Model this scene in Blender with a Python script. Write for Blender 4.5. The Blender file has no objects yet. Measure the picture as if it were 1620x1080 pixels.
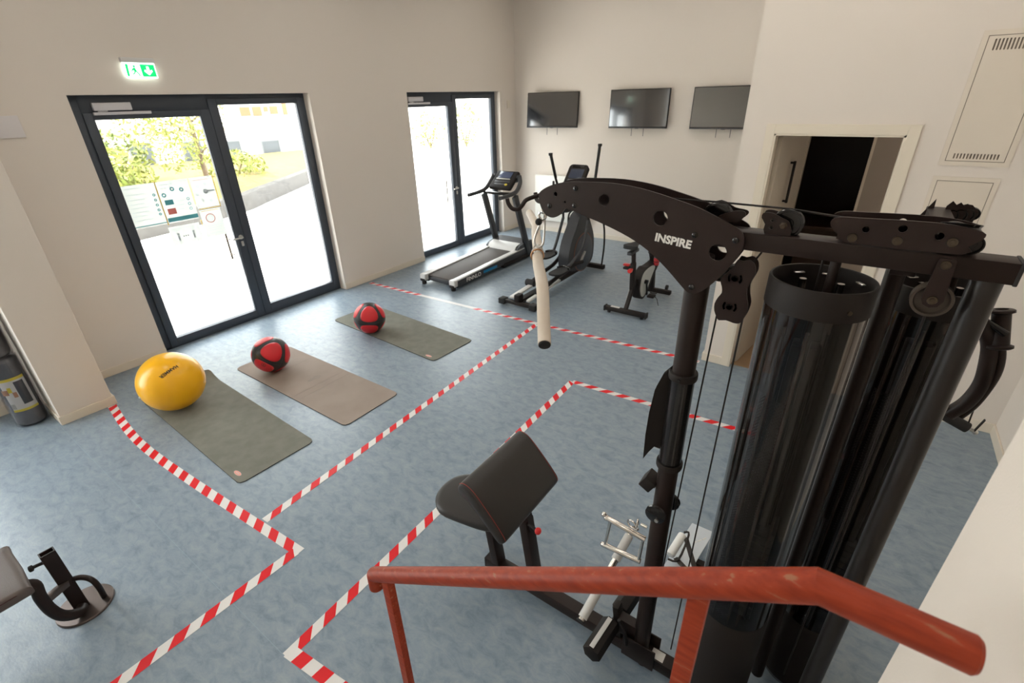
import bpy, bmesh, math, random
from mathutils import Vector, Matrix
random.seed(7)
S = bpy.context.scene
C = S.collection
PI = math.pi
V = Vector
# ------------------------------------------------------------------ camera
YAW, PITCH, ROLL, FPX = -0.626808093, 0.466732448, -0.0276938933, 762.419
fw = V((math.sin(YAW)*math.cos(PITCH), math.cos(YAW)*math.cos(PITCH), -math.sin(PITCH)))
rt = fw.cross(V((0, 0, 1))).normalized(); up = rt.cross(fw)
r2 = rt*math.cos(ROLL)+up*math.sin(ROLL); u2 = -rt*math.sin(ROLL)+up*math.cos(ROLL)
cam = bpy.data.cameras.new('camera'); co = bpy.data.objects.new('camera', cam); C.objects.link(co)
cam.sensor_width = 36.0; cam.sensor_fit = 'HORIZONTAL'; cam.lens = FPX*36/1620
cam.clip_start = .05; cam.clip_end = 200
M = Matrix((r2, u2, -fw)).transposed().to_4x4(); M.translation = V((0, 0, 2.5)); co.matrix_world = M
cam.dof.use_dof = True; cam.dof.focus_distance = 1.9; cam.dof.aperture_fstop = 5.0
S.camera = co
# ------------------------------------------------------------------ world, sun, lights, exposure
w = bpy.data.worlds.new('world'); S.world = w; w.use_nodes = True
bg = w.node_tree.nodes['Background']; bg.inputs[0].default_value = (.93, .97, 1, 1); bg.inputs[1].default_value = 7.0
sun = bpy.data.lights.new('sun', 'SUN'); sun.energy = 10; sun.angle = .01; sun.color = (1, .95, .86)
so = bpy.data.objects.new('sun', sun); C.objects.link(so)
so.rotation_euler = V((-.12, .7, -1)).normalized().to_track_quat('-Z', 'Y').to_euler()   # travels along the facade, away from the doors
def area(name, loc, size, power, d, col=(1, 1, 1), portal=False):
    l = bpy.data.lights.new(name, 'AREA'); l.shape = 'RECTANGLE'; l.size, l.size_y = size; l.energy = power; l.color = col
    o = bpy.data.objects.new(name, l); C.objects.link(o); o.location = loc
    q = V(d).to_track_quat('-Z', 'Y'); o.rotation_euler = q.to_euler()
    if portal: l.cycles.is_portal = True
    return o
area('portal', (-6.45, 2.875, 1.35), (2.5, 2.7), 1, (1, 0, 0), portal=True)
area('portal', (-6.45, 6.95, 1.35), (2.5, 2.7), 1, (1, 0, 0), portal=True)
area('portal', (-6.45, -1.7, 1.9), (3.3, 3.6), 1, (1, 0, 0), portal=True)
CEIL = 4.4
FILL_LAMPS = [(-4.3, 1.0), (-4.3, 4.0), (-4.3, 7.0), (-1.8, 1.0), (-1.8, 4.0), (-2.0, 7.0), (-.9, -1.4), (-.1, 1.9), (-.1, 3.8)]
S.view_settings.view_transform = 'Standard'; S.view_settings.look = 'None'
S.view_settings.gamma = 1; S.view_settings.use_curve_mapping = False
S.view_settings.exposure = 0.38

# ------------------------------------------------------------------ materials
MAT = {}
def mat(name, col, rough=.5, metal=0, spec=.5, emit=None, estr=1, noise=None, bump=None, coat=0, trans=0):
    m = bpy.data.materials.new(name); m.use_nodes = True; nt = m.node_tree; b = nt.nodes['Principled BSDF']
    b.inputs['Base Color'].default_value = (*col, 1); b.inputs['Roughness'].default_value = rough
    b.inputs['Metallic'].default_value = metal; b.inputs['Specular IOR Level'].default_value = spec
    b.inputs['Coat Weight'].default_value = coat
    if emit: b.inputs['Emission Color'].default_value = (*emit, 1); b.inputs['Emission Strength'].default_value = estr
    tc = nt.nodes.new('ShaderNodeTexCoord')
    if noise:   # (scale, second colour, detail)
        n = nt.nodes.new('ShaderNodeTexNoise'); n.inputs['Scale'].default_value = noise[0]; n.inputs['Detail'].default_value = 5
        nt.links.new(tc.outputs['Object'], n.inputs['Vector'])
        r = nt.nodes.new('ShaderNodeValToRGB'); r.color_ramp.elements[0].position = .35; r.color_ramp.elements[1].position = .65
        r.color_ramp.elements[0].color = (*col, 1); r.color_ramp.elements[1].color = (*noise[1], 1)
        nt.links.new(n.outputs['Fac'], r.inputs['Fac']); nt.links.new(r.outputs['Color'], b.inputs['Base Color'])
    if bump:    # (scale, strength)
        n = nt.nodes.new('ShaderNodeTexNoise'); n.inputs['Scale'].default_value = bump[0]; n.inputs['Detail'].default_value = 3
        nt.links.new(tc.outputs['Object'], n.inputs['Vector'])
        bp = nt.nodes.new('ShaderNodeBump'); bp.inputs['Strength'].default_value = bump[1]; bp.inputs['Distance'].default_value = .01
        nt.links.new(n.outputs['Fac'], bp.inputs['Height']); nt.links.new(bp.outputs['Normal'], b.inputs['Normal'])
    MAT[name] = m; return m
def clear(name, tint, refl=.06, rough=.02, gcol=(1, 1, 1)):
    m = bpy.data.materials.new(name); m.use_nodes = True; nt = m.node_tree; nt.nodes.clear()
    o = nt.nodes.new('ShaderNodeOutputMaterial'); t = nt.nodes.new('ShaderNodeBsdfTransparent'); t.inputs[0].default_value = (*tint, 1)
    g = nt.nodes.new('ShaderNodeBsdfGlossy'); g.inputs['Roughness'].default_value = rough; g.inputs[0].default_value = (*gcol, 1)
    lw = nt.nodes.new('ShaderNodeLayerWeight'); pw = nt.nodes.new('ShaderNodeMath'); pw.operation = 'POWER'; pw.inputs[1].default_value = 5   # Schlick
    ma = nt.nodes.new('ShaderNodeMath'); ma.operation = 'MULTIPLY_ADD'; ma.inputs[1].default_value = .96; ma.inputs[2].default_value = .035
    nt.links.new(lw.outputs['Facing'], pw.inputs[0]); nt.links.new(pw.outputs[0], ma.inputs[0])
    mx = nt.nodes.new('ShaderNodeMixShader'); nt.links.new(ma.outputs[0], mx.inputs[0])
    nt.links.new(t.outputs[0], mx.inputs[1]); nt.links.new(g.outputs[0], mx.inputs[2]); nt.links.new(mx.outputs[0], o.inputs[0])
    MAT[name] = m; return m
mat('wall', (.75, .68, .61), .85, spec=.2, bump=(220, .06))
mat('ceiling', (.80, .77, .73), .9, spec=.1)
mat('trim', (.74, .66, .55), .5)
mat('doorframe', (.76, .68, .56), .45)
mat('frame', (.045, .056, .075), .42)
mat('closer', (.62, .60, .62), .4)
mat('steel', (.62, .60, .57), .28, metal=1)
mat('chrome', (.75, .72, .68), .16, metal=1)
mat('black', (.019, .0112, .009), .45, spec=.25, bump=(400, .03))
mat('blackmatte', (.015, .011, .0095), .6, spec=.28)
mat('blackgloss', (.010, .009, .009), .14)
mat('rubber', (.02, .019, .019), .75)
mat('grey_plastic', (.07, .07, .075), .45)
mat('charcoal', (.035, .036, .040), .5)
mat('silver', (.60, .59, .57), .35)
mat('whiteplast', (.66, .66, .64), .4)
mat('foam', (.62, .56, .49), .6, noise=(6, (.56, .47, .38)), bump=(60, .15))
mat('upholstery', (.020, .017, .015), .42, bump=(300, .12))
mat('bench_pad', (.10, .078, .07), .5, bump=(250, .1))
mat('maroon', (.055, .012, .014), .5)
mat('stitch', (.35, .03, .02), .6)
mat('red', (.62, .02, .02), .3)
mat('redplast', (.45, .03, .035), .4)
mat('teal', (.02, .16, .17), .4)
mat('blue', (.0, .22, .48), .4)
mat('white', (.8, .8, .78), .5)
mat('logo', (.78, .76, .72), .4)
mat('yellowball', (1.0, .50, .001), .3, coat=.15)
mat('ink', (.03, .02, .01), .5)
mat('copper', (.55, .32, .18), .35, metal=1)
mat('amber', (.7, .32, .08), .4)
mat('lcd', (.05, .06, .09), .12)
mat('belt', (.075, .062, .055), .7, bump=(400, .1))
mat('lcd2', (.08, .10, .17), .15)
mat('slate', (.05, .055, .07), .4)
mat('rust', (.16, .06, .035), .5)
mat('insert', (.52, .53, .51), .45)
mat('plate_black', (.021, .0112, .009), .42, spec=.3, bump=(500, .03))
mat('polesheen', (.020, .016, .014), .33)
mat('steeldark', (.10, .08, .06), .35, metal=1)
mat('brownrubber', (.05, .036, .026), .5)
mat('roddark', (.22, .20, .19), .22, metal=1)
mat('ribsheen', (.30, .28, .27), .2, metal=.8)
mat('discmetal', (.12, .095, .085), .32, metal=.7)
mat('stair_conc', (.55, .53, .50), .8)
mat('screen', (.014, .015, .018), .10, spec=1.0, coat=.8).node_tree.nodes['Principled BSDF'].inputs['IOR'].default_value = 1.75
mat('mat_green', (.150, .150, .120), .85, noise=(9, (.185, .182, .150)), bump=(500, .2))
mat('mat_brown', (.27, .212, .178), .8, noise=(3, (.31, .248, .208)), bump=(500, .15))
mat('mat_edge', (.03, .03, .03), .8)
mat('tape_white', (.74, .72, .70), .4, spec=.3)
mat('tape_red', (.70, .010, .016), .4, spec=.3)
mat('radiator', (.78, .76, .70), .35)
mat('panel', (.72, .64, .54), .5)
mat('plateplast', (.70, .66, .66), .5)
mat('panelgap', (.25, .21, .17), .8)
mat('sign_body', (.7, .68, .66), .4)
mat('sign_white', (.9, .95, .92), .4, emit=(.85, 1, .92), estr=2.2)
mat('sign_green', (.0, .45, .12), .4, emit=(0, .62, .16), estr=1.0)
mat('plate', (.62, .68, .74), .3, metal=.6)
mat('leather', (.02, .015, .012), .6)
mat('paper_ink', (.55, .62, .66), .7)
mat('paper_teal', (.12, .48, .55), .7)
mat('paper_red', (.85, .25, .22), .7)
mat('paper_yellow', (.9, .65, .12), .7)
mat('concrete', (.72, .70, .67), .9, noise=(3, (.80, .78, .75)))
mat('coping', (.070, .065, .060), .9, noise=(5, (.085, .08, .075)))
mat('facade', (.80, .77, .73), .9)
mat('band', (.30, .22, .20), .9)
mat('outglass', (.07, .08, .09), .2)
mat('shutter', (.14, .15, .16), .5)
mat('brickred', (.28, .12, .06), .8)
mat('bark', (.11, .075, .045), .9, noise=(20, (.15, .11, .07)))
mat('leafA', (.15, .20, .025), .6, noise=(2, (.26, .25, .06)))
mat('leafB', (.09, .14, .03), .6, noise=(2, (.20, .22, .06)))
mat('drygrass', (.20, .135, .05), .9, noise=(4, (.13, .14, .04)), bump=(30, .8))
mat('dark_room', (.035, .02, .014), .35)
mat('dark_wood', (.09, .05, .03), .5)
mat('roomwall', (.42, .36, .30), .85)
mat('doorleaf', (.50, .44, .36), .5)
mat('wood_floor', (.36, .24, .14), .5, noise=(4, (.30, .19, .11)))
mat('lamp', (.9, .9, .9), .5, emit=(1, .94, .86), estr=7.5)  # glow of the added fill lamps over the gym
mat('fill_adjoining', (.9, .9, .9), .5, emit=(1, .85, .68), estr=12)  # glow of the fill lamp added in the adjoining room
mat('wrap', (.10, .097, .10), .22, coat=.8, bump=(14, 1.0))
mat('label_white', (.70, .68, .64), .5)
mat('label_yellow', (.78, .62, .05), .5)
mat('skin', (.45, .22, .12), .6)
clear('glass', (.96, .97, .96))
clear('shroud', (.40, .37, .355), rough=.05)
clear('plastic_wrap', (.80, .80, .82), rough=.12)

def node_paper():
    m = bpy.data.materials.new('paper'); m.use_nodes = True; nt = m.node_tree; nt.nodes.clear()
    o = nt.nodes.new('ShaderNodeOutputMaterial'); d = nt.nodes.new('ShaderNodeBsdfDiffuse'); t = nt.nodes.new('ShaderNodeBsdfTranslucent')
    d.inputs[0].default_value = (.85, .85, .83, 1); t.inputs[0].default_value = (.60, .62, .61, 1)
    a = nt.nodes.new('ShaderNodeMixShader'); a.inputs[0].default_value = .6
    nt.links.new(d.outputs[0], a.inputs[1]); nt.links.new(t.outputs[0], a.inputs[2]); nt.links.new(a.outputs[0], o.inputs[0])
    MAT['paper'] = m
node_paper()
def node_floor():
    m = bpy.data.materials.new('linoleum'); m.use_nodes = True; nt = m.node_tree; b = nt.nodes['Principled BSDF']; L = nt.links
    tc = nt.nodes.new('ShaderNodeTexCoord')
    mp = nt.nodes.new('ShaderNodeMapping'); mp.inputs['Scale'].default_value = (1, 1.7, 1); L.new(tc.outputs['Object'], mp.inputs[0])
    n1 = nt.nodes.new('ShaderNodeTexNoise'); n1.inputs['Scale'].default_value = 10; n1.inputs['Detail'].default_value = 8; n1.inputs['Roughness'].default_value = .72; n1.inputs['Distortion'].default_value = .6
    L.new(mp.outputs[0], n1.inputs[0])
    r = nt.nodes.new('ShaderNodeValToRGB'); e = r.color_ramp.elements; e[0].position = .30; e[0].color = (.150, .198, .248, 1); e[1].position = .72; e[1].color = (.295, .34, .37, 1)
    k = r.color_ramp.elements.new(.5); k.color = (.222, .278, .332, 1); L.new(n1.outputs[0], r.inputs[0])
    n2 = nt.nodes.new('ShaderNodeTexNoise'); n2.inputs['Scale'].default_value = 60; n2.inputs['Detail'].default_value = 4; L.new(mp.outputs[0], n2.inputs[0])
    r2_ = nt.nodes.new('ShaderNodeValToRGB'); r2_.color_ramp.elements[0].position = .60; r2_.color_ramp.elements[1].position = .78; L.new(n2.outputs[0], r2_.inputs[0])
    mx = nt.nodes.new('ShaderNodeMixRGB'); mx.inputs[2].default_value = (.30, .34, .33, 1)
    ml = nt.nodes.new('ShaderNodeMath'); ml.operation = 'MULTIPLY'; ml.inputs[1].default_value = .5; L.new(r2_.outputs[0], ml.inputs[0]); L.new(ml.outputs[0], mx.inputs[0]); L.new(r.outputs[0], mx.inputs[1])
    # welded sheet seams every two metres or so
    sx = nt.nodes.new('ShaderNodeSeparateXYZ'); L.new(tc.outputs['Object'], sx.inputs[0])
    a = nt.nodes.new('ShaderNodeMath'); a.operation = 'ADD'; a.inputs[1].default_value = -.497; L.new(sx.outputs[1], a.inputs[0])
    pp = nt.nodes.new('ShaderNodeMath'); pp.operation = 'PINGPONG'; pp.inputs[1].default_value = 1.025; L.new(a.outputs[0], pp.inputs[0])
    lt = nt.nodes.new('ShaderNodeMath'); lt.operation = 'LESS_THAN'; lt.inputs[1].default_value = .0012; L.new(pp.outputs[0], lt.inputs[0])
    m3 = nt.nodes.new('ShaderNodeMixRGB'); m3.inputs[2].default_value = (.26, .34, .40, 1); L.new(lt.outputs[0], m3.inputs[0]); L.new(mx.outputs[0], m3.inputs[1])
    L.new(m3.outputs[0], b.inputs['Base Color']); b.inputs['Roughness'].default_value = .36; b.inputs['Specular IOR Level'].default_value = .5
    bp = nt.nodes.new('ShaderNodeBump'); bp.inputs['Strength'].default_value = .06; bp.inputs['Distance'].default_value = .01; L.new(n2.outputs[0], bp.inputs['Height']); L.new(bp.outputs[0], b.inputs['Normal'])
    MAT['linoleum'] = m
node_floor()
def node_medball():
    m = bpy.data.materials.new('medicine_ball_skin'); m.use_nodes = True; nt = m.node_tree; b = nt.nodes['Principled BSDF']; L = nt.links
    tc = nt.nodes.new('ShaderNodeTexCoord'); nm = nt.nodes.new('ShaderNodeVectorMath'); nm.operation = 'NORMALIZE'; L.new(tc.outputs['Object'], nm.inputs[0])
    ab = nt.nodes.new('ShaderNodeVectorMath'); ab.operation = 'ABSOLUTE'; L.new(nm.outputs[0], ab.inputs[0])
    s = nt.nodes.new('ShaderNodeSeparateXYZ'); L.new(ab.outputs[0], s.inputs[0])
    def mth(op, x, y):
        n = nt.nodes.new('ShaderNodeMath'); n.operation = op
        for i, q in enumerate((x, y)):
            if isinstance(q, (int, float)): n.inputs[i].default_value = q
            else: L.new(q, n.inputs[i])
        return n.outputs[0]
    p = mth('MULTIPLY', mth('MULTIPLY', s.outputs[0], s.outputs[1]), s.outputs[2])
    red = mth('GREATER_THAN', p, .053)
    seam = mth('LESS_THAN', mth('MINIMUM', mth('MINIMUM', s.outputs[0], s.outputs[1]), s.outputs[2]), .012)
    c1 = nt.nodes.new('ShaderNodeMixRGB'); c1.inputs[1].default_value = (.022, .022, .022, 1); c1.inputs[2].default_value = (.68, .016, .024, 1); L.new(red, c1.inputs[0])
    c2 = nt.nodes.new('ShaderNodeMixRGB'); c2.inputs[2].default_value = (.06, .06, .06, 1); L.new(seam, c2.inputs[0]); L.new(c1.outputs[0], c2.inputs[1])
    L.new(c2.outputs[0], b.inputs['Base Color']); b.inputs['Roughness'].default_value = .38
    sm = nt.nodes.new('ShaderNodeMapRange'); sm.inputs[1].default_value = .045; sm.inputs[2].default_value = .075; L.new(p, sm.inputs[0])
    bp = nt.nodes.new('ShaderNodeBump'); bp.inputs['Strength'].default_value = .6; bp.inputs['Distance'].default_value = .01; L.new(sm.outputs[0], bp.inputs['Height']); L.new(bp.outputs[0], b.inputs['Normal'])
    MAT['medball'] = m
node_medball()
def node_rail():
    m = bpy.data.materials.new('primer_paint'); m.use_nodes = True; nt = m.node_tree; b = nt.nodes['Principled BSDF']; L = nt.links
    tc = nt.nodes.new('ShaderNodeTexCoord'); mp = nt.nodes.new('ShaderNodeMapping'); mp.inputs['Scale'].default_value = (14, 85, 85); L.new(tc.outputs['Object'], mp.inputs[0])
    n = nt.nodes.new('ShaderNodeTexNoise'); n.inputs['Scale'].default_value = 1.0; n.inputs['Detail'].default_value = 7; L.new(mp.outputs[0], n.inputs[0])
    r = nt.nodes.new('ShaderNodeValToRGB'); e = r.color_ramp.elements; e[0].position = .35; e[0].color = (.22, .022, .005, 1); e[1].position = .58; e[1].color = (.30, .036, .009, 1)
    k = r.color_ramp.elements.new(.625); k.color = (.31, .038, .011, 1); k = r.color_ramp.elements.new(.68); k.color = (.32, .13, .07, 1)
    L.new(n.outputs[0], r.inputs[0]); L.new(r.outputs[0], b.inputs['Base Color']); b.inputs['Roughness'].default_value = .5; b.inputs['Specular IOR Level'].default_value = .3
    bp = nt.nodes.new('ShaderNodeBump'); bp.inputs['Strength'].default_value = .15; bp.inputs['Distance'].default_value = .003; L.new(n.outputs[0], bp.inputs['Height']); L.new(bp.outputs[0], b.inputs['Normal'])
    MAT['rail'] = m
node_rail()
def node_mesh():    # perforated black sheet inside the shrouds
    m = bpy.data.materials.new('perforated_sheet'); m.use_nodes = True; nt = m.node_tree; b = nt.nodes['Principled BSDF']; L = nt.links
    tc = nt.nodes.new('ShaderNodeTexCoord'); sp = nt.nodes.new('ShaderNodeSeparateXYZ'); L.new(tc.outputs['Object'], sp.inputs[0])
    at = nt.nodes.new('ShaderNodeMath'); at.operation = 'ARCTAN2'; L.new(sp.outputs[1], at.inputs[0]); L.new(sp.outputs[0], at.inputs[1])
    def s(x, k):
        a = nt.nodes.new('ShaderNodeMath'); a.operation = 'MULTIPLY'; a.inputs[1].default_value = k; L.new(x, a.inputs[0])
        c = nt.nodes.new('ShaderNodeMath'); c.operation = 'SINE'; L.new(a.outputs[0], c.inputs[0]); return c.outputs[0]
    mu = nt.nodes.new('ShaderNodeMath'); mu.operation = 'MULTIPLY'; L.new(s(at.outputs[0], 60), mu.inputs[0]); L.new(s(sp.outputs[2], 520), mu.inputs[1])
    gt = nt.nodes.new('ShaderNodeMath'); gt.operation = 'GREATER_THAN'; gt.inputs[1].default_value = .35; L.new(mu.outputs[0], gt.inputs[0])
    tr = nt.nodes.new('ShaderNodeBsdfTransparent'); mx = nt.nodes.new('ShaderNodeMixShader'); L.new(gt.outputs[0], mx.inputs[0]); L.new(b.outputs[0], mx.inputs[1]); L.new(tr.outputs[0], mx.inputs[2])
    L.new(mx.outputs[0], nt.nodes['Material Output'].inputs[0]); b.inputs['Base Color'].default_value = (.022, .02, .02, 1); b.inputs['Roughness'].default_value = .5
    MAT['perforated'] = m
node_mesh()

# ------------------------------------------------------------------ mesh helpers
def rot_to(d, upv=(0, 0, 1)):
    z = V(d).normalized(); u = V(upv)
    if abs(z.dot(u)) > .98: u = V((0, 1, 0))
    x = u.cross(z).normalized(); y = z.cross(x)
    return Matrix((x, y, z)).transposed()
class MB:
    def __init__(s): s.bm = bmesh.new()
    def _add(s, bm2):
        me = bpy.data.meshes.new('t'); bm2.to_mesh(me); bm2.free(); s.bm.from_mesh(me); bpy.data.meshes.remove(me); return s
    def box(s, c, d, R=None, bev=0, seg=2):
        b = bmesh.new(); bmesh.ops.create_cube(b, size=1); bmesh.ops.scale(b, vec=V(d), verts=b.verts)
        if bev: bmesh.ops.bevel(b, geom=b.edges[:], offset=min(bev, min(d)*.49), segments=seg, affect='EDGES', profile=.5)
        if R is not None: bmesh.ops.transform(b, matrix=R.to_4x4(), verts=b.verts)
        bmesh.ops.translate(b, vec=V(c), verts=b.verts); return s._add(b)
    def bb(s, x0, x1, y0, y1, z0, z1, bev=0, seg=2):
        return s.box(((x0+x1)/2, (y0+y1)/2, (z0+z1)/2), (abs(x1-x0), abs(y1-y0), abs(z1-z0)), None, bev, seg)
    def beam(s, a, b_, w, h, upv=(0, 0, 1), bev=.003):     # h along upv, w across
        a, b_ = V(a), V(b_); d = b_-a; R = rot_to(d, upv)
        return s.box((a+b_)/2, (w, h, d.length), R, bev)
    def tube(s, pts, r, seg=16, cap=True, flat=None):
        pts = [V(p) for p in pts]; n = len(pts); rs = r if isinstance(r, (list, tuple)) else [r]*n
        rings = []; prev = None; bm = s.bm
        for i, p in enumerate(pts):
            if i == 0: t = pts[1]-p
            elif i == n-1: t = p-pts[-2]
            else: t = (pts[i+1]-p).normalized()+(p-pts[i-1]).normalized()
            t.normalize()
            if prev is None: x = t.orthogonal().normalized()
            else: x = (prev-t*prev.dot(t)).normalized()
            prev = x; y = t.cross(x)
            rings.append([bm.verts.new(p+(x*math.cos(2*PI*k/seg)+y*math.sin(2*PI*k/seg))*rs[i]) for k in range(seg)])
        for a, b_ in zip(rings, rings[1:]):
            for k in range(seg): bm.faces.new((a[k], a[(k+1) % seg], b_[(k+1) % seg], b_[k]))
        if cap: bm.faces.new(rings[0][::-1]); bm.faces.new(rings[-1])
        return s
    def cyl(s, a, b_, r, seg=32, bev=0):
        if not bev: return s.tube([a, b_], r, seg)
        a, b_ = V(a), V(b_); d = (b_-a).normalized()*bev
        return s.tube([a, a+d*.3, a+d, b_-d, b_-d*.3, b_], [r-bev, r-bev*.3, r, r, r-bev*.3, r-bev], seg)
    def lathe(s, prof, o, d=(0, 0, 1), seg=40, a0=0, a1=2*PI):
        R = rot_to(d); o = V(o); bm = s.bm; full = abs(a1-a0-2*PI) < 1e-6; n = seg if full else seg+1; rings = []
        for r, z in prof:
            if r < 1e-6: rings.append([bm.verts.new(o+R@V((0, 0, z)))]*n)
            else: rings.append([bm.verts.new(o+R@V((r*math.cos(a0+(a1-a0)*k/seg), r*math.sin(a0+(a1-a0)*k/seg), z))) for k in range(n)])
        for a, b_ in zip(rings, rings[1:]):
            for k in range(seg):
                q = [a[k], a[(k+1) % n], b_[(k+1) % n], b_[k]]; q2 = []
                for v in q:
                    if v not in q2: q2.append(v)
                if len(q2) > 2:
                    try: bm.faces.new(q2)
                    except ValueError: pass
        return s
    def ell(s, c, r, seg=32, R=None):
        b = bmesh.new(); bmesh.ops.create_uvsphere(b, u_segments=seg, v_segments=seg//2, radius=1)
        bmesh.ops.scale(b, vec=V(r) if not isinstance(r, (int, float)) else V((r, r, r)), verts=b.verts)
        if R is not None: bmesh.ops.transform(b, matrix=R.to_4x4(), verts=b.verts)
        bmesh.ops.translate(b, vec=V(c), verts=b.verts); return s._add(b)
    def plate(s, outline, holes, f, t):      # outline/holes in 2-D, f maps (u,v,depth) -> world, t thickness along depth
        b = bmesh.new(); loops = [outline]+holes; edges = []; ls = []
        for lp in loops:
            vs = [b.verts.new((p[0], p[1], 0)) for p in lp]; ls.append(vs)
            for i in range(len(vs)): edges.append(b.edges.new((vs[i], vs[(i+1) % len(vs)])))
        bmesh.ops.triangle_fill(b, use_beauty=True, use_dissolve=False, edges=edges)
        top = {}
        for v in list(b.verts): top[v] = b.verts.new((v.co.x, v.co.y, t))
        for fc in list(b.faces): b.faces.new([top[v] for v in reversed(fc.verts)])
        for vs in ls:
            for i in range(len(vs)):
                a, c = vs[i], vs[(i+1) % len(vs)]; b.faces.new((a, c, top[c], top[a]))
        for v in b.verts: v.co = V(f(v.co.x, v.co.y, v.co.z))
        bmesh.ops.recalc_face_normals(b, faces=b.faces[:]); return s._add(b)
    def quad(s, pts): s.bm.faces.new([s.bm.verts.new(V(p)) for p in pts]); return s
    def tor(s, c, R_, r, d=(0, 0, 1), seg=32, sg=10, a0=0, a1=2*PI):
        m = rot_to(d); c = V(c); n = seg; pts = [c+m@V((R_*math.cos(a0+(a1-a0)*k/n), R_*math.sin(a0+(a1-a0)*k/n), 0)) for k in range(n+1)]
        return s.tube(pts, r, sg, cap=abs(a1-a0) < 2*PI-.01)
LOC = {}
def wl(o): return LOC.get(o.name, V((0, 0, 0)))
def fin(o, label, cat, group, kind):
    if label: o['label'] = label
    if cat: o['category'] = cat
    if group: o['group'] = group
    if kind: o['kind'] = kind
def thing(name, loc, label, cat, group=None, kind=None):
    o = bpy.data.objects.new(name, None); C.objects.link(o); o.location = loc; LOC[o.name] = V(loc); o.empty_display_size = .1
    fin(o, label, cat, group, kind); return o
def obj(name, mb, m, parent=None, label=None, cat=None, group=None, kind=None, loc=None, ang=38, smooth=True):
    bm = mb.bm; base = wl(parent) if parent is not None else V((0, 0, 0))
    if loc is None:
        if parent is None:
            lo = V([min(v.co[i] for v in bm.verts) for i in range(3)]); hi = V([max(v.co[i] for v in bm.verts) for i in range(3)])
            loc = V(((lo.x+hi.x)/2, (lo.y+hi.y)/2, lo.z))
        else: loc = base
    loc = V(loc); bmesh.ops.translate(bm, vec=-loc, verts=bm.verts)
    bmesh.ops.recalc_face_normals(bm, faces=bm.faces[:])
    me = bpy.data.meshes.new(name); bm.to_mesh(me); bm.free()
    if smooth:
        me.shade_smooth() if hasattr(me, 'shade_smooth') else me.polygons.foreach_set('use_smooth', [True]*len(me.polygons))
        me.set_sharp_from_angle(angle=math.radians(ang))
    o = bpy.data.objects.new(name, me); C.objects.link(o); me.materials.append(MAT[m] if isinstance(m, str) else m)
    o.location = loc-base; LOC[o.name] = loc
    if parent is not None: o.parent = parent
    fin(o, label, cat, group, kind); return o
def struct(name, mb, m, parent=None, **k): return obj(name, mb, m, parent, kind='structure' if parent is None else None, smooth=False, loc=(0, 0, 0) if parent is None else None, **k)
def circ(c, r, n=24): return [(c[0]+r*math.cos(2*PI*k/n), c[1]+r*math.sin(2*PI*k/n)) for k in range(n)]
def smooth_poly(pts, n=2, closed=True):
    pts = [V((p[0], p[1])) for p in pts]; N = len(pts); out = []
    for i in range(N):
        p0, p1, p2, p3 = pts[(i-1) % N], pts[i], pts[(i+1) % N], pts[(i+2) % N]
        for k in range(n):
            t = k/n; out.append(.5*((2*p1)+(-p0+p2)*t+(2*p0-5*p1+4*p2-p3)*t*t+(-p0+3*p1-3*p2+p3)*t**3))
    return [(p.x, p.y) for p in out]
def spline(pts, n=6):
    pts = [V(p) for p in pts]; N = len(pts); out = []
    for i in range(N-1):
        p0, p1, p2, p3 = pts[max(i-1, 0)], pts[i], pts[i+1], pts[min(i+2, N-1)]
        for k in range(n):
            t = k/n; out.append(.5*((2*p1)+(-p0+p2)*t+(2*p0-5*p1+4*p2-p3)*t*t+(-p0+3*p1-3*p2+p3)*t**3))
    out.append(pts[-1]); return out
def rrect(x0, x1, y0, y1, r, n=6):
    out = []
    for cx, cy, a in ((x1-r, y1-r, 0), (x0+r, y1-r, PI/2), (x0+r, y0+r, PI), (x1-r, y0+r, 1.5*PI)):
        for k in range(n+1): out.append((cx+r*math.cos(a+PI/2*k/n), cy+r*math.sin(a+PI/2*k/n)))
    return out
def text(s, name, f, m, parent, size=1, extrude=0, bold=0, xs=1, shear=0):
    cu = bpy.data.curves.new('txt', 'FONT'); cu.body = s; cu.size = size; cu.offset = bold; cu.extrude = extrude; cu.align_x = 'CENTER'; cu.align_y = 'CENTER'; cu.resolution_u = 3; cu.shear = shear
    o = bpy.data.objects.new('txt', cu); C.objects.link(o); dg = bpy.context.evaluated_depsgraph_get(); me = bpy.data.meshes.new_from_object(o.evaluated_get(dg))
    bpy.data.objects.remove(o); mb = MB(); mb.bm.from_mesh(me); bpy.data.meshes.remove(me)
    bmesh.ops.subdivide_edges(mb.bm, edges=[e for e in mb.bm.edges if e.calc_length() > size*.15], cuts=2)
    bmesh.ops.triangulate(mb.bm, faces=mb.bm.faces[:])
    for v in mb.bm.verts: v.co = V(f(v.co.x*xs, v.co.y, v.co.z))
    return obj(name, mb, m, parent, smooth=False)
def dup(root, loc=None, rotz=None, label=None):
    r = root.copy(); C.objects.link(r)
    if loc is not None: r.location = loc; LOC[r.name] = V(loc)
    if rotz is not None: r.rotation_euler[2] = rotz
    if label: r['label'] = label
    for ch in list(root.children):
        c = ch.copy(); C.objects.link(c); c.parent = r
        for g in list(ch.children): d = g.copy(); C.objects.link(d); d.parent = c
    return r

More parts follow.
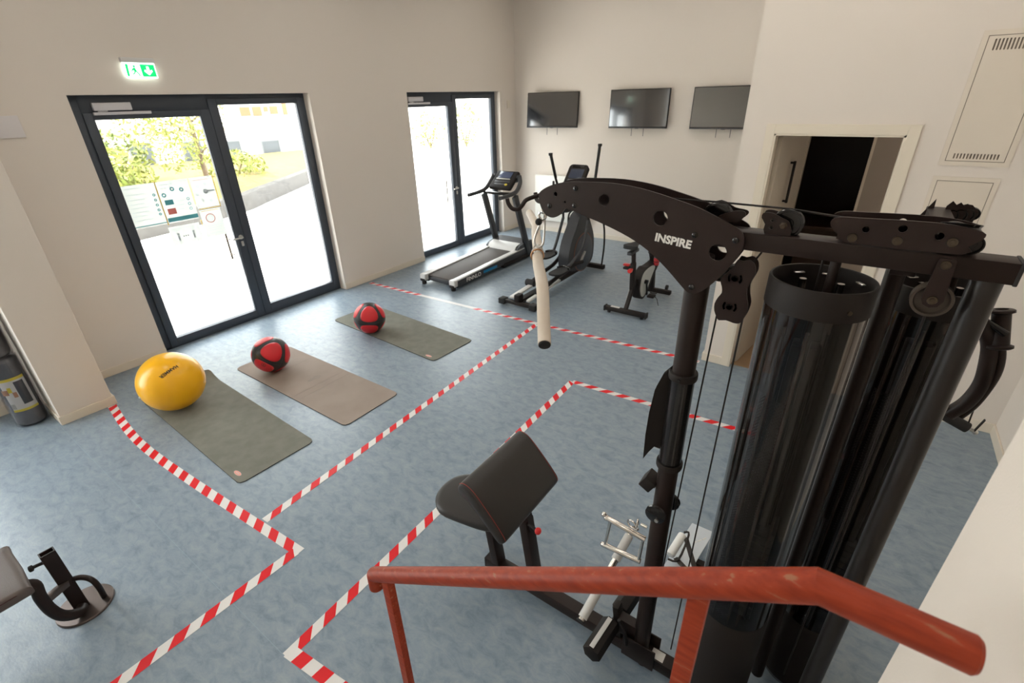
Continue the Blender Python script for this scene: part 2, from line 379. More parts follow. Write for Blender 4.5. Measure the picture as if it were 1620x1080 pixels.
# ================================================================== SETTING
XL, XO, YB, YD, XR = -6.02, -6.40, 8.65, 4.75, 1.30
struct('floor', MB().bb(XO, XR+.2, -4, YD+.06, -.12, 0).bb(XO, -.90, YD+.06, YB, -.12, 0), 'linoleum')
wlm = MB()
def wallL(y0, y1, z0, z1): wlm.bb(XO, XL, y0, y1, z0, z1)
wallL(-4, -3.3, 0, CEIL); wallL(-3.3, -.1, 0, .15); wallL(-3.3, -.1, 3.7, CEIL); wallL(-.1, 1.65, 0, CEIL)
wallL(1.65, 4.10, 2.625, CEIL); wallL(4.10, 5.775, 0, CEIL); wallL(5.775, 8.14, 2.625, CEIL); wallL(8.14, 8.9, 0, CEIL)
struct('wall_left', wlm, 'wall')
struct('wall_left_pillar', MB().bb(XL-.02, -5.35, .525, .92, 0, CEIL, bev=.004), 'wall')
struct('wall_back', MB().bb(XL, -.97, YB, YB+.25, 0, CEIL), 'wall')
dm = MB().bb(-.97, -.722, YD, YD+.12, 0, CEIL); dm.bb(-.722, .148, YD, YD+.12, 2.19, CEIL); dm.bb(.148, XR+.2, YD, YD+.12, 0, CEIL); dm.bb(-.97, -.85, YD+.12, YB+.25, 0, CEIL)
struct('wall_partition', dm, 'wall')
struct('wall_right', MB().bb(XR, XR+.2, .9, YD, 0, CEIL), 'wall')
struct('wall_stair', MB().bb(.2687, XR+.2, -4, .9, 0, CEIL, bev=.004), 'wall')
struct('wall_rear', MB().bb(XO, XR+.2, -4.2, -4, -.1, CEIL), 'wall')
struct('ceiling', MB().bb(XO, XR+.2, -4.2, YB+.25, CEIL, CEIL+.2), 'ceiling')
BH, BT = .085, .014
bl = MB()
for y0, y1 in ((-4, .525), (.92, 1.65), (4.10, 5.775), (8.14, YB)): bl.bb(XL, XL+BT, y0, y1, 0, BH, bev=.003)
struct('baseboard_left', bl, 'trim')
struct('baseboard_pillar', MB().bb(-5.35, -5.35+BT, .525-BT, .92+BT, 0, BH, bev=.003).bb(XL, -5.35, .92, .92+BT, 0, BH).bb(XL, -5.35, .525-BT, .525, 0, BH), 'trim')
struct('baseboard_back', MB().bb(XL, -.97, YB-BT, YB, 0, BH, bev=.003), 'trim')
struct('baseboard_partition', MB().bb(-.97-BT, -.79, YD-BT, YD, 0, BH, bev=.003).bb(.225, XR, YD-BT, YD, 0, BH, bev=.003).bb(-.97-BT, -.97, YD, YB, 0, BH), 'trim')
struct('baseboard_right', MB().bb(XR-BT, XR, .9, YD, 0, BH, bev=.003), 'trim')
# fill lamps added above the frame to brighten the room
fill0 = None
for i, (x, y) in enumerate(FILL_LAMPS):
    if fill0 is None:
        fill0 = thing('fill_lamp', (x, y, CEIL-.06), 'flat square fill lamp added out of view above the gym floor', 'lamp', 'added fill lamps')
        obj('fill_housing', MB().bb(x-.31, x+.31, y-.31, y+.31, CEIL-.05, CEIL, bev=.01), 'whiteplast', fill0)
        obj('fill_diffuser', MB().bb(x-.28, x+.28, y-.28, y+.28, CEIL-.06, CEIL-.045, bev=.004), 'lamp', fill0)
    else: dup(fill0, (x, y, CEIL-.06))

# --- glazed double doors
def glass_door(num, y0):
    yA = y0; Z = lambda v: v
    d = bpy.data.objects.new('door_%d' % num, None); C.objects.link(d); d.location = (-6.18, y0+1.2, 0); LOC[d.name] = V(d.location); d['kind'] = 'structure'
    W = 2.45 if num == 1 else 2.365; y1 = y0+W
    gl = (y0+.165, y0+1.145) if num == 1 else (y0+.075, y0+1.03)   # glass of the opening leaf
    gr = (y0+1.335, y1-.115) if num == 1 else (y0+1.23, y1-.13)
    X0, X1 = -6.215, -6.145; mid = (gl[1]+gr[0])/2+.0
    fr = MB(); fr.bb(X0, X1, y0, gl[0]-.07, 0, 2.625, bev=.003) if num == 1 else fr.bb(X0, X1, y0, gl[0]-.03, 0, 2.625, bev=.003)
    ls = gl[0]-.07 if num == 1 else gl[0]-.03
    fr.bb(X0, X1, ls, mid+.01, 2.465, 2.625, bev=.003); fr.bb(X0, X1, mid, y1, 2.565, 2.625, bev=.003); fr.bb(X0, X1, gr[1]+.05, y1, 0, 2.565, bev=.003)
    fr.bb(X0-.02, X1, y0, y1, -.002, .022)
    obj('door_frame', fr, 'frame', d)
    def leaf(a, b, g0, g1, zt, zb, nm):
        m = MB(); XX0, XX1 = -6.20, -6.125
        m.bb(XX0, XX1, a, g0, .025, zt+.06, bev=.004); m.bb(XX0, XX1, g1, b, .025, zt+.06, bev=.004)
        m.bb(XX0, XX1, g0, g1, zt, zt+.06, bev=.004); m.bb(XX0, XX1, g0, g1, .025, zb, bev=.004)
        for q in ((g0, g0+.012), (g1-.012, g1)): m.bb(-6.15, -6.135, q[0], q[1], zb, zt)
        l = obj('door_leaf', m, 'frame', d)
        obj('glass', MB().bb(-6.185, -6.177, g0-.01, g1+.01, zb-.01, zt+.01), 'glass', l); return l
    l1 = leaf(ls, mid, gl[0], gl[1], 2.412, .112, 'a'); leaf(mid+.004, gr[1]+.05, gr[0], gr[1], 2.515, .14, 'b')
    yh = mid-.045
    h = MB(); h.cyl((-6.125, yh, 1.066), (-6.075, yh, 1.066), .011, 14).tube(spline([(-6.08, yh, 1.066), (-6.07, yh-.01, 1.066), (-6.068, yh-.06, 1.066), (-6.068, yh-.125, 1.066)]), .010, 12)
    h.cyl((-6.125, yh, 1.066), (-6.117, yh, 1.066), .027, 20)
    obj('door_handle', h, 'steel', l1)
    obj('lock_cylinder', MB().box((-6.12, yh+.002, .985), (.012, .032, .062), bev=.006), 'steel', l1)
    pbm = MB().cyl((-6.27, yh-.10, .79), (-6.27, yh-.10, 1.21), .012, 14)
    for z in (.86, 1.05): pbm.cyl((-6.20, yh-.10, z), (-6.27, yh-.10, z), .008, 10)
    obj('pull_bar', pbm, 'steeldark', l1)
    yc = y0+.186 if num == 1 else y0+.10
    cb = obj('door_closer', MB().bb(-6.14, -6.09, yc, yc+.315, 2.492, 2.560, bev=.006), 'closer', d)
    obj('slide_rail', MB().bb(-6.125, -6.10, yc-.01, yc+.475, 2.454, 2.480, bev=.004).beam((-6.112, yc+.03, 2.485), (-6.112, yc+.11, 2.488), .012, .012), 'closer', cb)
    return d
glass_door(1, 1.65)
glass_door(2, 5.775)
# window behind the camera's left, lights the near floor
wd = bpy.data.objects.new('window_1', None); C.objects.link(wd); wd.location = (-6.2, -1.6, .45); LOC[wd.name] = V(wd.location); wd['kind'] = 'structure'
obj('window_frame', MB().bb(-6.22, -6.15, -3.3, -3.23, .15, 3.7).bb(-6.22, -6.15, -.17, -.1, .15, 3.7).bb(-6.22, -6.15, -3.3, -.1, .15, .23).bb(-6.22, -6.15, -3.3, -.1, 3.62, 3.7).bb(-6.22, -6.15, -1.75, -1.65, .2, 3.65), 'frame', wd)
obj('glass', MB().bb(-6.19, -6.182, -3.25, -.15, .2, 3.65), 'glass', wd)

# --- posters on the glass of the first door
def poster(name, yz, label, draw):
    (a, b, c, d_) = yz; X = -6.170
    y0, y1, z0, z1 = min(a[0], d_[0]), max(b[0], c[0]), min(c[1], d_[1]), max(a[1], b[1])
    t = thing(name, (X, (y0+y1)/2, z0), label, 'poster', None)
    obj('sheet', MB().bb(X-.0006, X+.0006, y0, y1, z0, z1), 'paper', t)
    W, H_ = y1-y0, z1-z0
    def F(u, v, e=.001): return (X+.0008+e, y0+u*W, z0+v*H_)
    def rect(nm, u0, u1, v0, v1, m): obj(nm, MB().bb(X+.0008, X+.0016, y0+u0*W, y0+u1*W, z0+v0*H_, z0+v1*H_), m, t)
    def ring(nm, u, v, r, w_, m):
        mb = MB(); mb.plate(circ((0, 0), r), [circ((0, 0), r-w_)] if w_ < r else [], lambda a_, b_, q: (X+.0008+q, y0+u*W+a_, z0+v*H_+b_), .0008); obj(nm, mb, m, t)
    draw(rect, ring, W, H_); return t
def lines(rect, rows, u0, u1, m='paper_ink'):
    for i, v in enumerate(rows): rect('printed_line', u0, u1-.05*(i % 3), v, v+.008, m)
def p1(rect, ring, W, H_):
    lines(rect, (.92,), .06, .55); lines(rect, (.78, .66, .56, .47, .37, .28, .18), .06, .62)
    for v in (.72, .60, .48, .36, .26): ring('round_icon', .88, v, .014, .008, 'paper_teal')
    rect('footer_band', .0, 1, .03, .05, 'paper_teal')
poster('poster', [(1.835, 1.80), (2.140, 1.80), (2.140, 1.366), (1.835, 1.366)], 'portrait notice with a column of round icons, leftmost on the door glass', p1)
def p2(rect, ring, W, H_):
    lines(rect, (.92, .84), .06, .5)
    for u, v in ((.44, .80), (.72, .76), (.14, .68)): ring('round_icon', u, v, .022, .012, 'paper_teal')
    rect('teal_block', .10, .36, .44, .56, 'paper_teal'); rect('red_block', .10, .36, .21, .35, 'paper_red')
    for v in (.52, .40, .28): ring('round_icon', .84, v, .016, .006, 'paper_teal')
    lines(rect, (.50, .40, .30), .45, .72); rect('footer_band', .02, .99, .03, .13, 'paper_teal')
poster('poster', [(2.150, 1.80), (2.470, 1.80), (2.450, 1.363), (2.150, 1.363)], 'portrait notice with teal and red blocks, in the middle of the door glass', p2)
def p3(rect, ring, W, H_):
    lines(rect, (.90,), .1, .8, 'paper_red')
    for u, v in ((.25, .70), (.6, .76), (.15, .45), (.32, .25), (.68, .2)): ring('small_icon', u, v, .012, .004, 'paper_ink')
    ring('hub_icon', .55, .52, .026, .02, 'paper_ink'); rect('key_bar', .62, .95, .50, .55, 'paper_ink')
poster('poster', [(2.490, 1.80), (2.732, 1.80), (2.732, 1.466), (2.490, 1.466)], 'small notice with scattered grey icons, upper right on the door glass', p3)
def p4(rect, ring, W, H_):
    ring('red_ring', .42, .68, .052, .008, 'paper_red'); ring('hand_icon', .42, .68, .03, .003, 'paper_ink')
    lines(rect, (.40, .32, .24, .12), .2, .9); rect('title_line', .08, .9, .95, .965, 'paper_yellow')
poster('poster', [(2.492, 1.442), (2.724, 1.442), (2.724, 1.13), (2.492, 1.13)], 'small notice with a red ring sign, lower right on the door glass', p4)
def p5(rect, ring, W, H_):
    lines(rect, (.86, .76), .1, .95)
    for u in (.24, .74):
        ring('head_icon', u, .58, .012, .02, 'paper_ink'); rect('body_icon', u-.03, u+.03, .22, .50, 'paper_ink')
    for u in (.40, .47, .54): ring('dot', u, .42, .006, .01, 'ink')
poster('poster', [(2.130, 1.322), (2.450, 1.322), (2.450, 1.118), (2.130, 1.118)], 'landscape notice of two distanced figures, lowest on the door glass', p5)
tp = thing('adhesive_tape', (-6.169, 2.1, 1.36), 'yellow tape strips edging the notices on the door glass', 'tape')
for nm, b_ in (('tape_strip', (2.140, 2.150, 1.35, 1.81)), ('tape_strip', (1.824, 1.834, 1.35, 1.80)), ('tape_strip', (2.50, 2.74, 1.450, 1.458)), ('tape_strip', (2.735, 2.743, 1.45, 1.80)), ('tape_strip', (2.478, 2.486, 1.26, 1.34))):
    obj(nm, MB().bb(-6.1715, -6.1690, *b_), 'paper_yellow', tp)

# --- exit sign
es = thing('exit_sign', (XL, 2.29, 2.76), 'glowing green escape route sign with running figure and down arrow above the door', 'sign')
obj('housing', MB().bb(XL, XL+.05, 2.15, 2.43, 2.895, 2.935, bev=.004).bb(XL, XL+.03, 2.18, 2.40, 2.86, 2.90), 'sign_body', es)
X = XL+.028
obj('panel', MB().bb(X-.006, X+.006, 2.155, 2.425, 2.765, 2.893, bev=.002), 'sign_white', es)
fz = lambda u, v, q: (X+.0065+q, 2.155+u, 2.765+v)
obj('green_square', MB().plate([(.140, .012), (.262, .012), (.262, .116), (.140, .116)], [[(.201, .024), (.165, .058), (.172, .072), (.189, .060), (.191, .100), (.211, .100), (.213, .060), (.230, .072), (.237, .058)]], fz, .001), 'sign_green', es)
obj('green_door', MB().plate([(.012, .012), (.030, .012), (.034, .05), (.040, .116), (.018, .116)], [], fz, .001), 'sign_green', es)
rm = MB()
rm.plate(circ((.088, .098), .010, 14), [], fz, .001)
rm.plate([(.082, .088), (.094, .086), (.100, .060), (.116, .040), (.122, .016), (.112, .016), (.106, .036), (.090, .052), (.078, .034), (.060, .026), (.058, .034), (.072, .042), (.080, .060), (.068, .064), (.060, .052), (.054, .056), (.064, .074)], [], fz, .001)
obj('running_figure', rm, 'sign_green', es)
# switch-size boxes on the walls
obj('wall_plate', MB().bb(XL, XL+.012, 1.00, 1.262, 2.305, 2.475, bev=.003), 'plateplast', None, 'flat white cover plate on the wall left of the first glass door', 'cover plate')
obj('wall_box', MB().bb(XL, XL+.015, 8.36, 8.46, 2.33, 2.47, bev=.003), 'panel', None, 'small white box on the wall beside the second glass door', 'wall box')

# --- access panels on the partition wall
def access(x0, x1, z0, z1, m_, label, slots):
    t = thing('access_panel', ((x0+x1)/2, YD, z0), label, 'access panel')
    obj('panel_frame', MB().plate([(x0-m_, z0-m_), (x1+m_, z0-m_), (x1+m_, z1+m_), (x0-m_, z1+m_)], [[(x0, z0), (x1, z0), (x1, z1), (x0, z1)]], lambda u, v, q: (u, YD-.006+q, v), .0055), 'panel', t)
    obj('gap', MB().bb(x0, x1, YD-.0014, YD-.0004, z0, z1), 'panelgap', t)
    holes = []
    for (a, b, c, d_, n) in slots:
        for k in range(n):
            xx = a+(b-a)*k/(n-1); holes.append(rrect(xx-.0045, xx+.0045, c, d_, .004, 3))
    l = obj('panel_door', MB().plate([(x0+.004, z0+.004), (x1-.004, z0+.004), (x1-.004, z1-.004), (x0+.004, z1-.004)], holes, lambda u, v, q: (u, YD-.008+q, v), .006), 'panel', t, smooth=False)
    if slots: obj('latch', MB().cyl((x0+.045, YD-.012, (z0+z1)/2), (x0+.045, YD-.008, (z0+z1)/2), .012, 16), 'panel', l)
access(.408, .722, 2.028, 2.785, .03, 'tall white wall hatch with two rows of vent slots', [(.45, .68, 2.045, 2.08, 14), (.45, .68, 2.70, 2.765, 14)])
access(.405, .712, 1.45, 1.897, .028, 'plain low wall hatch below the slotted one', [])

# --- interior door and the room behind
struct('trim_1', MB().bb(-.79, -.722, YD-.016, YD, 0, 2.262, bev=.002).bb(.148, .222, YD-.016, YD, 0, 2.262, bev=.002).bb(-.722, .148, YD-.016, YD, 2.19, 2.262, bev=.002).bb(-.722, -.707, YD-.012, YD+.13, 0, 2.19).bb(.134, .148, YD-.012, YD+.13, 0, 2.19).bb(-.722, .148, YD-.012, YD+.13, 2.176, 2.19), 'doorframe')
d3 = bpy.data.objects.new('door_3', None); C.objects.link(d3); d3.location = (-.70, 4.88, 0); LOC[d3.name] = V(d3.location); d3['kind'] = 'structure'
a_, b_ = V((-.690, 4.87, 1.085)), V((-.582, 5.71, 1.085)); dv = (b_-a_).normalized(); nv = V((dv.y, -dv.x, 0))
obj('door_leaf', MB().box((a_+b_)/2, ((b_-a_).length, .042, 2.15), Matrix.Rotation(math.atan2(dv.y, dv.x), 3, 'Z'), bev=.003), 'doorleaf', d3)
h0 = a_+dv*.40+nv*.055
obj('door_handle', MB().cyl((h0.x, h0.y, 1.56), (h0.x, h0.y, 1.93), .012, 14).cyl((h0.x, h0.y, 1.575), tuple(V((h0.x, h0.y, 1.575))-nv*.04), .01, 10).cyl((h0.x, h0.y, 1.915), tuple(V((h0.x, h0.y, 1.915))-nv*.04), .01, 10), 'blackmatte', d3)
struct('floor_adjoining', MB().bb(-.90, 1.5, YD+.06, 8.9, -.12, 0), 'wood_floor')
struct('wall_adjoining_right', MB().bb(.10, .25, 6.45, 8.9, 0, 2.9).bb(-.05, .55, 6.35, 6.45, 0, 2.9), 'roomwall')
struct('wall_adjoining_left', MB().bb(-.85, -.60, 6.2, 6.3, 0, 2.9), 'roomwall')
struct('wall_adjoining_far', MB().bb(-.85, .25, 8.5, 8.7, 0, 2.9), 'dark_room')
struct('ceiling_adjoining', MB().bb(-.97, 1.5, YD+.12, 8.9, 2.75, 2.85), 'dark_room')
la = thing('fill_lamp', (.55, 5.6, 2.70), 'small fill lamp added in the adjoining room', 'lamp')  # added, unseen: lifts the adjoining room out of black
obj('fill_housing', MB().bb(.42, .68, 5.47, 5.73, 2.71, 2.75, bev=.006), 'whiteplast', la)
obj('fill_diffuser', MB().bb(.44, .66, 5.49, 5.71, 2.70, 2.712), 'fill_adjoining', la)
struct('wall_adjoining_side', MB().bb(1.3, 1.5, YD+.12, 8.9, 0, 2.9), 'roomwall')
struct('trim_2', MB().bb(-.622, -.60, 6.17, 6.21, 0, 2.3).bb(-.055, -.03, 6.33, 6.36, 0, 2.3), 'doorframe')
obj('counter_cabinet', MB().bb(-.58, -.06, 7.2, 7.8, 0, .92, bev=.005).bb(-.60, -.04, 7.17, 7.82, .92, .96, bev=.004), 'dark_wood', None, 'dark wooden cabinet in the unlit room behind the open white door', 'cabinet')

# ================================================================== FLOOR TAPES AND MATS
def tape(p0, p1, label, pitch=.158, w=.052, skew=.03, z=.0008, wob=0, mid=None, start=0, plain=()):
    t = thing('floor_tape', (*p0, 0), label, 'floor tape', 'red and white marking tape on the floor')
    pts = [V((*p0, 0))]+([V((*mid, 0))] if mid else [])+[V((*p1, 0))]
    if mid: pts = spline(pts, 6)
    segs = []; L = 0
    for a, b in zip(pts, pts[1:]): segs.append((L, a, b)); L += (b-a).length
    def at(s, off):
        for l0, a, b in reversed(segs):
            if s >= l0 or l0 == 0:
                d = (b-a).normalized(); n = V((-d.y, d.x, 0)); return a+d*(s-l0)+n*off
    def strip(s0, s1, mb, zz, sk0, sk1):
        bm = mb.bm; n = max(1, int((s1-s0)/.08)); rows = []
        for i in range(n+1):
            s = s0+(s1-s0)*i/n; k = sk0 if i == 0 else (sk1 if i == n else (sk0 if sk0 == sk1 else 0))
            s_a = min(max(s-k, 0), L); s_b = min(max(s+k, 0), L)
            rows.append((at(s_a, -w/2)+V((0, 0, zz)), at(s_b, w/2)+V((0, 0, zz))))
        vs = [(bm.verts.new(a), bm.verts.new(b)) for a, b in rows]; vt = [(bm.verts.new(a-V((0, 0, .0006))), bm.verts.new(b-V((0, 0, .0006)))) for a, b in rows]
        for i in range(n):
            bm.faces.new((vs[i][0], vs[i+1][0], vs[i+1][1], vs[i][1])); bm.faces.new((vs[i][0], vt[i][0], vt[i+1][0], vs[i+1][0])); bm.faces.new((vs[i][1], vs[i+1][1], vt[i+1][1], vt[i][1]))
        bm.faces.new((vs[0][0], vs[0][1], vt[0][1], vt[0][0])); bm.faces.new((vs[-1][0], vt[-1][0], vt[-1][1], vs[-1][1]))
    mb = MB(); strip(0, L, mb, z, 0, 0); obj('white_tape', mb, 'tape_white', t, smooth=False)
    mb = MB(); s = start
    while s < L:
        e = min(s+pitch*.5, L)
        if e-max(s, 0) > .01 and not any(a < s < b for a, b in plain): strip(max(s, 0), e, mb, z+.0005, skew, skew)
        s += pitch
    obj('red_stripes', mb, 'tape_red', t, smooth=False)
tape((-5.33, .885), (-2.345, .915), 'striped tape running from the white pillar to the left of the grey-green mat', skew=-.028, mid=(-4.3, .80), w=.066)
tape((-2.372, .905), (-2.42, -.6), 'striped tape leaving the near left corner towards the bottom edge, beside the weight bench', skew=.03, z=.0014, w=.066)
tape((-2.775, .93), (-2.925, 4.56), 'long striped tape crossing the floor between the mats and the gym machine', skew=.028, z=.0014, start=.05, w=.06)
tape((-5.94, 4.49), (-2.93, 4.585), 'striped tape in front of the treadmill and elliptical', skew=.03, plain=((1.05, 1.9),), w=.06)
tape((-2.90, 4.585), (-.985, 4.68), 'striped tape behind the gym arm, in front of the spin bike', skew=.03, z=.0014, w=.06)
tape((-1.830, .50), (-1.905, 3.62), 'striped tape passing under the curl pad seat', skew=.03, z=.0014, start=.07, w=.062)
tape((-1.90, 3.62), (-.1, 3.712), 'striped tape passing behind the column of the gym machine', skew=.03, w=.06)
tape((-1.845, .525), (-1.0, .62), 'short striped tape leaving the corner at the bottom edge under the red handrail', skew=.006, z=.0022, w=.066, start=.06, pitch=.15)

def yoga(x0, x1, y0, y1, ang, m, label, curl=False, logo=False, inset=False):
    cx, cy = (x0+x1)/2, (y0+y1)/2; t = thing('exercise_mat', (cx, cy, 0), label, 'mat', 'exercise mats on the floor')
    hx, hy = (x1-x0)/2, (y1-y0)/2; R = Matrix.Rotation(math.radians(ang), 3, 'Z')
    out = rrect(-hx, hx, -hy, hy, .045, 6); nx, ny = 48, 14; T = .007
    def lift(u, v):
        z = 0
        if curl:
            d = max(0, -u-(hx-.24)); s = max(0, (v+.1)/hy) if v > -.1 else 0
            z = 1.1*d*d*s
        else:
            d = max(0, -u-(hx-.07)); z = .4*d*d
        return z
    mb = MB(); bm = mb.bm; grid = {}
    for lev in (0, 1):
        for i in range(nx+1):
            for j in range(ny+1):
                u = -hx+2*hx*i/nx; v = -hy+2*hy*j/ny
                # round the corners
                r = .045; du = abs(u)-(hx-r); dv_ = abs(v)-(hy-r)
                if du > 0 and dv_ > 0:
                    l = math.hypot(du, dv_)
                    if l > r: u = math.copysign(hx-r+du*r/l, u); v = math.copysign(hy-r+dv_*r/l, v)
                p = R@V((u, v, 0)); grid[lev, i, j] = bm.verts.new((cx+p.x, cy+p.y, .0005+lift(u, v)+lev*T))
    for i in range(nx):
        for j in range(ny):
            bm.faces.new((grid[1, i, j], grid[1, i+1, j], grid[1, i+1, j+1], grid[1, i, j+1])); bm.faces.new((grid[0, i, j], grid[0, i, j+1], grid[0, i+1, j+1], grid[0, i+1, j]))
    for i in range(nx):
        for j in (0, ny): bm.faces.new((grid[0, i, j], grid[0, i+1, j], grid[1, i+1, j], grid[1, i, j]))
    for j in range(ny):
        for i in (0, nx): bm.faces.new((grid[0, i, j], grid[0, i, j+1], grid[1, i, j+1], grid[1, i, j]))
    sheet = obj('mat_sheet', mb, m, t); sheet.data.materials.append(MAT['mat_edge'])
    for p in sheet.data.polygons:
        if abs(p.normal.z) < .5: p.material_index = 1
    if logo:
        o2 = R@V((hx-.13, -hy+.05, 0)); f = lambda u, v, q: (cx+o2.x+u, cy+o2.y+v, .0078+q)
        lg = obj('logo_patch', MB().plate([( .05*math.cos(a)*.9, .017*math.sin(a)) for a in [k*PI/10 for k in range(20)]], [], f, .0006), 'mat_logo', t)
        obj('logo_ring', MB().plate([(.043*math.cos(a)*.9, .012*math.sin(a)) for a in [k*PI/10 for k in range(20)]], [[(.034*math.cos(a)*.9, .007*math.sin(a)) for a in [k*PI/10 for k in range(20)]]], lambda u, v, q: f(u, v, q+.0007), .0004), 'paper_red', lg)
    if inset:
        mb = MB()
        for u in (.15, .45, .50): 
            p = [R@V((u*hx*2-hx+.2, s*hy*.9, 0)) for s in (-1, 1)]
            mb.beam((cx+p[0].x, cy+p[0].y, .0079), (cx+p[1].x, cy+p[1].y, .0079), .004, .0006, bev=0)
        obj('crease_line', mb, 'mat_crease', t)
        o2 = R@V((-.02, .02, 0)); obj('tree_emblem', MB().plate(smooth_poly([(.0, -.05), (.03, -.03), (.02, .0), (.05, .03), (.02, .06), (-.02, .06), (-.05, .03), (-.02, 0), (-.03, -.03)], 3), [], lambda u, v, q: (cx+o2.x+u*.8, cy+o2.y+v*1.3, .0078+q), .0003), 'mat_crease', t)
mat('mat_logo', (.62, .45, .38), .6)
mat('mat_crease', (.25, .20, .17), .7)
yoga(-5.125, -3.245, 1.045, 1.665, -1.9, 'mat_green', 'grey-green mat with one lifted corner, under the big yellow ball', curl=True, logo=True)
yoga(-5.02, -3.185, 1.905, 2.525, 0, 'mat_brown', 'brown mat with fine creases, middle of the three mats', inset=True)
yoga(-5.19, -3.325, 3.225, 3.845, -3.2, 'mat_green', 'grey-green mat furthest from the camera, with a small logo at its near corner', logo=True)

# ================================================================== BALLS
def ball_text(s, name, c, r, dirv, upv, size, m, parent, flip=False, bold=0):
    z = V(dirv).normalized(); y = (V(upv)-z*V(upv).dot(z)).normalized(); x = y.cross(z); c = V(c)
    def f(u, v, q):
        a, b = u/r, v/r; d = z*math.cos(a)*math.cos(b)+x*math.sin(a)*math.cos(b)+y*math.sin(b); return c+d*(r+.0012)
    return text(s, name, f, m, parent, size=size, bold=bold, xs=1.0)
yb = thing('exercise_ball', (-4.753, 1.252, .008), 'large yellow inflatable ball standing on the grey-green mat', 'ball')
c = V((-4.753, 1.252, .274))
obj('ball_skin', MB().ell(c, .266, 64), 'yellowball', yb, ang=80)
def ball_point(px_, py_, c, r):     # point of a ball lying under a pixel of the photograph
    d = (fw*0+fw+r2*((px_-810)/FPX)-u2*((py_-540)/FPX)).normalized(); o = V((0, 0, 2.5))-V(c); b = o.dot(d); q = b*b-(o.dot(o)-r*r)
    return V((0, 0, 2.5))+d*(-b-math.sqrt(max(q, 0)))-V(c)
n0 = ball_point(267, 587, c, .266); a1 = ball_point(281, 578, c, .266); a0 = ball_point(253, 597, c, .266)
xd = (a0-a1).normalized(); upd = n0.normalized().cross(xd)
ball_text('HAMMER', 'lettering', c, .266, n0, upd, .040, 'ink', yb, bold=.0012)
vv = -n0; 
obj('air_valve', MB().ell(c+V((.0, -.262, -.03)), .012, 12), 'whiteplast', yb)
def medball(c, r, apex, label, mark=None):
    t = thing('medicine_ball', (c[0], c[1], .008), label, 'ball', 'red and black medicine balls')
    o = obj('ball_skin', MB().ell(c, r, 64), 'medball', t, ang=80, loc=c)
    # turn the skin so that one red triangle faces the given direction
    n = V(apex[0]).normalized(); u = V(apex[1]); u = (u-n*u.dot(n)).normalized(); x = u.cross(n)
    B = Matrix((x, u, n)).transposed(); n1 = V((1, 1, 1)).normalized(); u1 = V((-1, -1, 2)).normalized(); x1 = u1.cross(n1); A = Matrix((x1, u1, n1)).transposed()
    o.rotation_euler = (B@A.transposed()).to_euler()
    if mark:
        z = V(mark).normalized(); R = rot_to(z); cc = V(c)+z*(r*.997)
        k = obj('round_emblem', MB().tor(cc, .021, .0022, z, 24, 6), 'ink', t)
        obj('emblem_cross', MB().box(cc, (.018, .005, .004), R).box(cc, (.005, .018, .004), R), 'ink', t)
c = (-4.635, 2.126, .191); cv = (V((0, 0, 2.5))-V(c))
n1 = ball_point(431, 556, c, .184); t1 = ball_point(440, 542, c, .184)
medball(c, .184, (n1, t1-n1), 'red and black medicine ball on the brown mat', ball_point(417, 577, c, .184))
c = (-4.496, 3.307, .192); n1 = ball_point(584, 497, c, .185); t1 = ball_point(584, 484, c, .185)
medball(c, .185, (n1, t1-n1), 'red and black medicine ball on the furthest mat')

#==MORE==
# ================================================================== OUTSIDE
obj('pavement', MB().bb(-60, XO, -30, 60, -.14, -.02), 'concrete', None, kind='structure', loc=(0, 0, 0))
# kerb wall with a planted bed behind it
kp = spline([(-11.9, -3, 0), (-12.1, 1, 0), (-12.5, 4.0, 0), (-13.3, 6.4, 0), (-14.2, 7.7, 0), (-15.9, 10.0, 0), (-18.3, 13.2, 0)], 5)
mb = MB(); bm = mb.bm; rows = []
for i, p in enumerate(kp):
    t = (kp[min(i+1, len(kp)-1)]-kp[max(i-1, 0)]).normalized(); n = V((-t.y, t.x, 0))
    if n.x > 0: n = -n
    rows.append([bm.verts.new(p+n*a+V((0, 0, z))) for a, z in ((0, -.02), (0, .36), (.03, .40), (.30, .40), (.33, .36), (.33, -.02))])
for a, b in zip(rows, rows[1:]):
    for k in range(6): bm.faces.new((a[k], b[k], b[(k+1) % 6], a[(k+1) % 6]))
bm.faces.new(rows[0]); bm.faces.new(rows[-1][::-1])
obj('kerb_wall', mb, 'coping', None, kind='structure')
mb = MB(); bm = mb.bm; rows = []
for i, p in enumerate(kp):
    f = i/(len(kp)-1); rows.append([bm.verts.new(q) for q in (p+V((-.33, 0, .30)), p+V((-2.2, .9, .55)), V((-21.9, p.y+2.4, .62)))])
for a, b in zip(rows, rows[1:]):
    for k in range(2): bm.faces.new((a[k], b[k], b[k+1], a[k+1]))
obj('planted_bed', mb, 'drygrass', None, 'dry yellow grass bank behind the low kerb wall outside', 'grass', kind='stuff')
def leaves(n, gen, s0, s1):
    mb = MB(); bm = mb.bm
    for _ in range(n):
        p = V(gen()); a = V((random.gauss(0, 1), random.gauss(0, 1), random.gauss(0, 1))).normalized(); b = a.orthogonal().normalized(); b = Matrix.Rotation(random.random()*6.3, 3, a)@b; c_ = a.cross(b)
        s = random.uniform(s0, s1); bm.faces.new([bm.verts.new(q) for q in (p-b*s, p+c_*s*.35, p+b*s, p-c_*s*.35)])
    return mb
def ellgen(c, r):
    def g():
        while True:
            v = V((random.uniform(-1, 1), random.uniform(-1, 1), random.uniform(-1, 1)))
            if .35 < v.length < 1: return (c[0]+v.x*r[0], c[1]+v.y*r[1], c[2]+v.z*r[2])
    return g
tr = thing('tree', (-14.6, 6.35, .4), 'slim young tree with yellow-green leaves outside the first glass door', 'tree')
